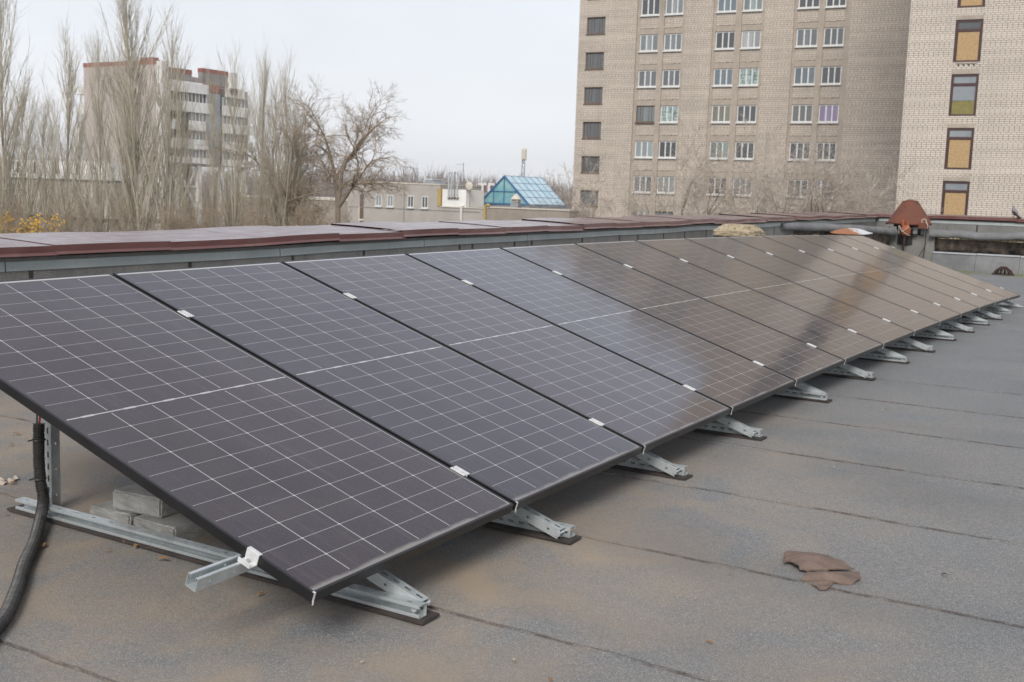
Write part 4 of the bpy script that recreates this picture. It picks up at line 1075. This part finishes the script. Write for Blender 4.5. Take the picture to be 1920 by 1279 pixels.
    m = MB(); m.box(-.32, .32, -.40, .40, .70, .74); m.box(-.32, .32, -.40, .40, .84, .88); m.build('louvre', M['cream'], f)
    m = MB(); m.tube([(0, 0, .95), (0, 0, 1.0), (0, 0, 1.35), (0, 0, 1.45)], [.50, .48, .18, .03], 12); m.build('cap', M['cream'], f)
service_block()
def skylight():
    r = thing('skylight_roof', 'blue glazed gable skylight on the low building', 'skylight', (92, 0, 0))
    y0, y1, ya, z0, za, ln = 53.63, 59.27, 56.5, .15, 3.12, 7.3
    m = MB(); m.add([(0.05, y0, z0+.3), (0.05, y1, z0+.3), (0.05, ya, za-.1)], [(0, 2, 1)]); m.build('gable_glass', M['teal'], r, solid=.03)
    m = MB(); m.box(0, ln+.5, y0-.05, y1+.05, -.1, z0+.25); m.build('base_kerb', M['steelgrey'], r)
    m = MB(); m.add([(0, y0, z0+.28), (ln, y0, z0+.28), (ln, ya, za), (0, ya, za)], [(0, 1, 2, 3)]); m.build('roof_glass', M['skyl'], r, solid=.04)
    m = MB(); m.add([(0, y1, z0+.28), (ln, y1, z0+.28), (ln, ya, za), (0, ya, za)], [(3, 2, 1, 0)]); m.build('roof_glass', M['skyl'], r, solid=.04)
    m = MB(); P0, P1, PA = Vector((-.04, y0, z0+.3)), Vector((-.04, y1, z0+.3)), Vector((-.04, ya, za+.02))
    m.tube([P0, PA, P1], .10, 4); m.tube([P0, P1], .10, 4)
    m.tube([(-.04, ya, z0+.3), PA], .05, 4)
    for q in (.28, .72): m.tube([(-.04, y0+(y1-y0)*q, z0+.3), (-.04, y0+(y1-y0)*q, z0+.3+2*(za-z0-.3)*min(q, 1-q))], .04, 4)
    m.tube([(-.04, y0+1.2, z0+1.5), (-.04, y1-1.2, z0+1.5)], .045, 4)
    m.build('gable_frame', M['blue'], r)
    m = MB()
    for i in range(7):
        x = ln*i/6; m.tube([(x, y0, z0+.32), (x, ya, za+.04)], .028, 4)
    for j in range(5):
        t = j/4; m.tube([(0, y0+(ya-y0)*t, z0+.32+(za-z0-.28)*t), (ln, y0+(ya-y0)*t, z0+.32+(za-z0-.28)*t)], .028, 4)
    m.build('glazing_bar', M['blue'], r)
skylight()
def mast():
    r = thing('telecom_mast', 'telecom mast with a pale cylinder head behind the blue skylight', 'mast', (130, 77.1, -11))
    m = MB()
    for a in (0, 2.1, 4.2):
        m.tube([(.5*math.cos(a), .5*math.sin(a), 0), (.22*math.cos(a), .22*math.sin(a), 17.2)], .05, 4)
    for i in range(22):
        z = i*.78; w0 = .5-.28*z/17.2; a = 2.1*(i % 3)
        m.tube([(w0*math.cos(a), w0*math.sin(a), z), (w0*math.cos(a+2.1), w0*math.sin(a+2.1), z+.78)], .035, 4); m.tube([(w0*math.cos(a+2.1), w0*math.sin(a+2.1), z), (w0*math.cos(a+4.2), w0*math.sin(a+4.2), z+.78)], .035, 4)
    m.build('lattice', M['steelgrey'], r)
    m = MB(); m.tube([(0, 0, 17), (0, 0, 17.1), (0, 0, 18.4), (0, 0, 18.6)], [.2, .34, .34, .2], 12); m.build('antenna_head', M['cream'], r)
mast()
def letters():
    r = thing('roof_sign', 'small white sign letters with red edges between the dish and the skylight', 'sign', (150, 97.3, 1.8))
    # faces -X; reading direction runs towards -Y
    def L_(boxes, name):
        m = MB()
        for (u0, u1, z0, z1) in boxes: m.box(-.1, .1, -u1, -u0, z0, z1)
        p = m.build(name, M['white'], r); m = MB()
        for (u0, u1, z0, z1) in boxes: m.box(.0, .25, -u1-.1, -u0+.0, z0-.1, z1)
        m.build('red_edge', M['redband'], p)
    L_([(-.1, 1.5, .85, 1.25), (.45, .95, -.2, .85)], 'letter_t'); L_([(1.75, 2.2, -.2, 1.25), (2.2, 3.0, .85, 1.25), (2.2, 3.0, -.2, .2)], 'letter_c')
    m = MB(); m.box(.0, .2, -3, 0, -12.8, -.3); m.build('support', M['steelgrey'], r)
letters()

# ------------------------------------------------------------------ trees
class Sticks:
    """many thin tapered polylines -> one mesh"""
    def __init__(s): s.v = []; s.f = []
    def add(s, pts, r0, r1, n=3):
        b = len(s.v); N = len(pts); ph = (b*.37) % 6.28
        for i, p in enumerate(pts):
            t = (pts[min(i+1, N-1)]-pts[max(0, i-1)])
            a = t.orthogonal().normalized(); c = t.cross(a).normalized(); r = r0+(r1-r0)*i/(N-1)
            for k in range(n):
                q = ph+6.2832*k/n; s.v.append(p + (a*math.cos(q)+c*math.sin(q))*r)
        for i in range(N-1):
            for k in range(n): s.f.append((b+i*n+k, b+i*n+(k+1) % n, b+(i+1)*n+(k+1) % n, b+(i+1)*n+k))
    def build(s, name, mat, parent):
        nv, nf = len(s.v), len(s.f); me = bpy.data.meshes.new(name)
        me.vertices.add(nv); me.vertices.foreach_set('co', np.array([tuple(p) for p in s.v], dtype=np.float32).ravel())
        me.loops.add(nf*4); me.loops.foreach_set('vertex_index', np.array(s.f, dtype=np.int32).ravel())
        me.polygons.add(nf); me.polygons.foreach_set('loop_start', np.arange(nf, dtype=np.int32)*4)
        me.update(calc_edges=True); me.materials.append(mat)
        o = bpy.data.objects.new(name, me); COL.objects.link(o); o.parent = parent; return o
def tilted(d, ang, az):
    a = d.orthogonal().normalized(); c = d.cross(a)
    return (d*math.cos(ang) + (a*math.cos(az)+c*math.sin(az))*math.sin(ang)).normalized()
def line(rnd, p, d, ln, n, wob, up):
    pts = [p.copy()]; q = p.copy(); d = d.copy()
    for i in range(n):
        d = (d + Vector((rnd.gauss(0, wob), rnd.gauss(0, wob), rnd.gauss(0, wob)+up))).normalized(); q = q+d*(ln/n); pts.append(q.copy())
    return pts, d
def poplar(h, seed, dens, spread, name, label, cat, loc, group, mats):
    rnd = random.Random(seed); r = thing(name, label, cat, loc, 0, group); tr = Sticks(); cw = Sticks()
    UP = Vector((0, 0, 1))
    tp, _ = line(rnd, Vector((0, 0, 0)), UP, h*.93, 16, .014, .05)
    tr.add(tp, .17, .012, 6)
    nb = int(76*dens)
    for i in range(nb):
        t = .12+.80*(i/nb)**.85; k = t*16; j = min(15, int(k)); p = tp[j].lerp(tp[j+1], k-j)
        big = rnd.random() < .3
        ln = (h-p.z)*rnd.uniform(.30, .60)*(1.35 if big else 1); ln = min(ln, h*.5)
        d = tilted(UP, R(rnd.uniform(11, 33))*spread, rnd.uniform(0, 6.283))
        pts, _ = line(rnd, p, d, ln, 6, .045, .06)
        (tr if big and i < nb*.4 else cw).add(pts, .018+.0045*ln, .005, 4 if big else 3)
        for s_ in range(int(5+ln*1.2)):
            f = rnd.uniform(.12, .97)*6; j = min(5, int(f)); q = pts[j].lerp(pts[j+1], f-j); dd = (pts[j+1]-pts[j]).normalized()
            l2 = max(.7, rnd.uniform(.10, .32)*ln*(1.1-f/7))
            p2, _ = line(rnd, q, tilted(dd, R(rnd.uniform(10, 30)), rnd.uniform(0, 6.283)), l2, 3, .05, .09)
            cw.add(p2, .008+.003*l2, .0035)
            for u in range(2):
                f2 = rnd.uniform(.15, .98)*3; j2 = min(2, int(f2)); q2 = p2[j2].lerp(p2[j2+1], f2-j2)
                p3, _ = line(rnd, q2, tilted((p2[j2+1]-p2[j2]).normalized(), R(rnd.uniform(10, 34)), rnd.uniform(0, 6.283)), rnd.uniform(.4, 1.2), 2, .08, .07)
                cw.add(p3, .0072, .003)
    tr.build('trunk', M[mats[0]], r); cw.build('crown', M[mats[1]], r); return r
def spreading(h, seed, name, label, cat, loc, group, mats, trunk=.35, r0=.17, depth=6, lean=(0, 0), wide=1.0, curl=0.0, fine=.0055, limbs=None, sides=(4, 3)):
    rnd = random.Random(seed); r = thing(name, label, cat, loc, 0, group); tr = Sticks(); cw = Sticks()
    tp, td = line(rnd, Vector((0, 0, 0)), Vector((lean[0], lean[1], 1)).normalized(), h*trunk, 6, .02, .02)
    tr.add(tp, r0, r0*.75, 6)
    def grow(p, d, ln, rad, lv):
        n = 5 if lv >= depth-2 else 3
        pts, de = line(rnd, p, d, ln, n, .11 if lv > 2 else .17, (.03 if lv >= depth-2 else -curl))
        (tr if lv >= depth-2 else cw).add(pts, rad, max(fine*.5, rad*.55), 5 if lv > depth-3 else 3)
        if lv <= 0: return
        for i in range(2):
            grow(pts[-1], tilted(de, R(rnd.uniform(12, 38))*wide, rnd.uniform(0, 6.283)), ln*rnd.uniform(.60, .85), max(fine, rad*.55), lv-1)
        for i in range(sides[0] if lv >= 3 else sides[1]):
            f = rnd.uniform(.25, .95)*n; j = min(n-1, int(f)); q = pts[j].lerp(pts[j+1], f-j)
            grow(q, tilted(de, R(rnd.uniform(28, 62)), rnd.uniform(0, 6.283)), ln*rnd.uniform(.38, .62), max(fine, rad*.42), max(0, lv-2 if lv > 2 else lv-1))
    L0 = h*(1-trunk)*.33
    for i, (dx, dy, f) in enumerate(limbs or [(.35*math.cos(a+seed), .35*math.sin(a+seed), 1) for a in (0, 2.1, 4.2)]):
        grow(tp[-1] if i < 3 else tp[4], Vector((dx*wide, dy*wide, 1)).normalized(), L0*f, r0*.72, depth-1)
    tr.build('trunk', M[mats[0]], r); cw.build('crown', M[mats[1]], r); return r
GZ = -11
PG = 'bare poplars left of the roof'
pm = ('poplar', 'poplar2')
protos = [poplar(21, 1, 1.0, .95, 'poplar_tree', 'tall bare poplar at the left photo edge, cut by it', 'poplar', (36.2, 54.1, GZ), PG, pm),
          poplar(21, 2, 1.15, 1.0, 'poplar_tree', 'tallest dense bare poplar standing before the tower’s blank wall', 'poplar', (40.0, 47.8, GZ), PG, pm),
          poplar(21, 3, .8, .85, 'poplar_tree', 'slim bare poplar with a straight pale trunk, left of the tower', 'poplar', (37.95, 51.25, GZ), PG, pm)]
protos[0].scale = (.9, .9, 1.16); protos[1].scale = (.95, .95, 1.16); protos[2].scale = (.8, .8, 1.03)
pmaps = [child_map(p) for p in protos]
for (src, x, y, sc, sz_, rz, lb) in [
    (1, 36.9, 53.2, .70, .88, 1.0, 'lower bare poplar just right of the one at the left edge'),
    (0, 37.5, 52.2, .6, .84, 2.0, 'leaning thin bare poplar between the left edge and the slim one'),
    (0, 39.0, 49.6, .62, 1.02, 3.1, 'bare poplar in front of the left end of the red roof edge'),
    (2, 40.5, 48.3, .9, 1.08, 2.2, 'thin bare poplar behind the tallest one'),
    (2, 40.9, 46.4, .85, 1.07, .7, 'bare poplar before the white fin of the tower'),
    (0, 42.2, 44.4, .40, .94, 4.4, 'bare poplar in front of the tower’s first balconies'),
    (2, 42.7, 43.5, .72, .98, 5.2, 'thin bare poplar before the tower’s second red roof edge'),
    (1, 43.5, 42.2, .50, .99, 2.9, 'bare poplar at the right end of the tower balconies'),
    (2, 44.1, 41.3, .72, .92, 1.9, 'bare poplar just right of the tower'),
    (0, 44.9, 40.6, .55, .84, .3, 'rightmost bare poplar, behind the brown spreading tree'),
    (1, 35.6, 55.6, .8, .86, 4.0, 'low bare poplar behind the left edge poplar'),
    (0, 38.4, 50.5, .5, .80, 1.6, 'lower bare poplar right behind the slim pale-trunked one'),
    (2, 44.5, 40.9, .7, .97, 3.6, 'thin upright bare poplar second from the right end'),
    (1, 41.3, 45.6, .45, .9, 5.5, 'narrow bare poplar between the white fin and the balconies')]:
    o = copy_tree(protos[src], None, pmaps[src]); o.location = (x, y, GZ); o.scale = (sc, sc, sz_); o.rotation_euler = (0, 0, rz); o['label'] = lb
# camera right is roughly (.52, -.85)
BG = 'bare brown trees left of the roof'
spreading(19.0, 11, 'bare_tree', 'brown spreading bare tree with curved limbs right of the poplars', 'tree', (45.6, 38.75, GZ), BG, ('bark', 'twig'), .60, .20, 7, (.035, -.057), 1.0, .012, .0055, [(.36, -.58, .78), (-.12, .22, 1.05), (.05, -.15, 1.0), (-.3, .45, .8)])
spreading(18.0, 12, 'bare_tree', 'brown bare tree with a knotty trunk between poplars and spreading tree', 'tree', (44.8, 40.6, GZ), BG, ('bark', 'twig'), .56, .18, 7, (-.01, .01), .9, .0, .0055)
sb = spreading(12.8, 13, 'thicket_tree', 'brown twiggy thicket tree under the spreading tree', 'tree', (43.3, 40.6, GZ), 'brown thicket along the parapet', ('bark', 'twig'), .50, .11, 7, (0, 0), 1.5, .0)
sbm = child_map(sb)
for i, (x, y, sc, rz, lb) in enumerate([(41.6, 42.2, .93, 1, 'brown thicket tree before the tower’s right columns'), (40.2, 43.6, .90, 2.2, 'brown thicket tree before the tower’s cross brace'), (39.0, 45.0, .90, 3.4, 'brown thicket tree under the white fin of the tower'),
    (37.8, 47.6, .93, 4.1, 'brown thicket tree at the foot of the tallest poplar'), (36.4, 49.6, .9, 5.0, 'brown thicket tree below the red roof edge'), (35.2, 51.2, .9, .4, 'brown thicket tree at the foot of the slim poplar'), (34.2, 53.2, .92, 1.7, 'brown thicket tree at the left photo edge'),
    (44.2, 38.9, .93, 2.7, 'low brown thicket tree before the beige wall'), (42.3, 44.0, .97, 5.6, 'taller brown thicket tree behind the others'), (44.6, 41.6, 1.04, 3.9, 'brown thicket tree behind the knotty trunk')]):
    o = copy_tree(sb, None, sbm); o.location = (x, y, GZ); o.scale = (sc, sc, sc); o.rotation_euler = (0, 0, rz); o['label'] = lb
DG = 'pale bare trees before the dormitory'
t0 = spreading(16.0, 31, 'pale_tree', 'pale bare tree with a dark forked trunk before the dormitory’s second window bay', 'tree', (49.35, 18.9, GZ), DG, ('bark', 'paletwig'), .62, .10, 7, (0, 0), 1.25, -.01, .0075, None, (2, 2))
t1 = spreading(15.0, 32, 'pale_tree', 'pale bare tree before the dormitory’s middle bay', 'tree', (50.3, 16.9, GZ), DG, ('bark', 'paletwig'), .64, .09, 7, (0, 0), 1.35, .0, .0075, None, (2, 2))
tm = [child_map(t0), child_map(t1)]
for (src, x, y, sc, rz, lb) in [(1, 51.4, 15.7, 1.0, 2, 'pale bare tree between the middle and right window bays'), (0, 51.9, 14.6, .97, 4, 'pale bare tree before the dormitory’s right window bay'), (1, 52.7, 13.4, 1.02, 5.3, 'pale drooping bare tree before the plain brick wall'),
    (0, 46.9, 23.0, .90, 1.1, 'small bare tree under the dormitory’s stair windows'), (1, 48.2, 20.6, .95, .5, 'low pale bare tree under the dormitory’s first window bay'), (0, 53.0, 12.4, .93, 2.6, 'rightmost pale bare tree beside the sand brick corner')]:
    o = copy_tree((t0, t1)[src], None, tm[src]); o.location = (x, y, GZ); o.scale = (sc, sc, sc); o.rotation_euler = (0, 0, rz); o['label'] = lb
# yellow blossom
def blossom(label, x, y, seed):
    rnd = random.Random(seed); r = thing('blossoming_shrub', label, 'shrub', (x, y, GZ), 0, 'yellow blossoming shrubs'); st_ = Sticks(); m = MB()
    for i in range(9):
        pts, d = line(rnd, Vector((0, 0, 0)), tilted(Vector((0, 0, 1)), R(rnd.uniform(2, 7)), rnd.uniform(0, 6.28)), rnd.uniform(9.7, 10.5), 6, .02, .02); st_.add(pts, .04, .012)
        for k in range(60):
            q = pts[-1].lerp(pts[-2], rnd.random()**1.2) + Vector([rnd.gauss(0, .16) for _ in range(3)]); a = Vector([rnd.gauss(0, 1) for _ in range(3)]).normalized()*.07; b = a.orthogonal().normalized()*.05
            m.add([q-a, q+b, q+a, q-b], [(0, 1, 2, 3)])
    st_.build('stem', M['bark'], r); m.build('blossom', M['yellow'], r, solid=.004)
blossom('yellow blossoming shrub at the left edge above the coping', 34.0, 51.9, 1)
blossom('smaller yellow blossoming shrub right of the edge one', 34.9, 50.9, 2)
blossom('orange-yellow blossoming shrub near the slim poplar’s foot', 35.6, 50.0, 3)
# far-off wood
def far_wood():
    rnd = random.Random(77); s_ = Sticks(); UP = Vector((0, 0, 1))
    for i in range(2600):
        az = R(rnd.uniform(2, 62)); d = rnd.uniform(430, 640); p = Vector((-2.4+d*math.cos(az), -2.1+d*math.sin(az), GZ))
        h = rnd.uniform(15.5, 19.5)*(1+.05*math.sin(az*23)+.04*math.sin(az*61))*d/530
        s_.add([p, p+Vector((rnd.gauss(0, .4), rnd.gauss(0, .4), h))], .28, .06)
        for k in range(13):
            q = p+UP*h*rnd.uniform(.1, .85); dd = tilted(UP, R(rnd.uniform(10, 45)), rnd.uniform(0, 6.28)); ln = rnd.uniform(.15, .38)*h
            s_.add([q, q+dd*ln*.5, q+dd*ln+UP*ln*.15], .15, .04)
    o = s_.build('far_wood', M['wood_far'], None); tag(o, 'leafless grey-brown wood along the horizon', 'wood', kind='stuff')
far_wood()
# air
hz_m = bpy.data.materials.new('air'); hz_m.use_nodes = True; t_ = hz_m.node_tree; t_.nodes.clear()
pv = t_.nodes.new('ShaderNodeVolumePrincipled'); pv.inputs['Color'].default_value = (.98, .985, 1, 1); pv.inputs['Density'].default_value = .00042; pv.inputs['Anisotropy'].default_value = .2
ou = t_.nodes.new('ShaderNodeOutputMaterial'); t_.links.new(pv.outputs[0], ou.inputs['Volume'])
HAZE = True
if HAZE:
    m = MB(); m.box(-1010, 1010, -1010, 1010, -12, 36); tag(m.build('haze', hz_m), 'thin pale haze over the town', 'haze', kind='stuff')
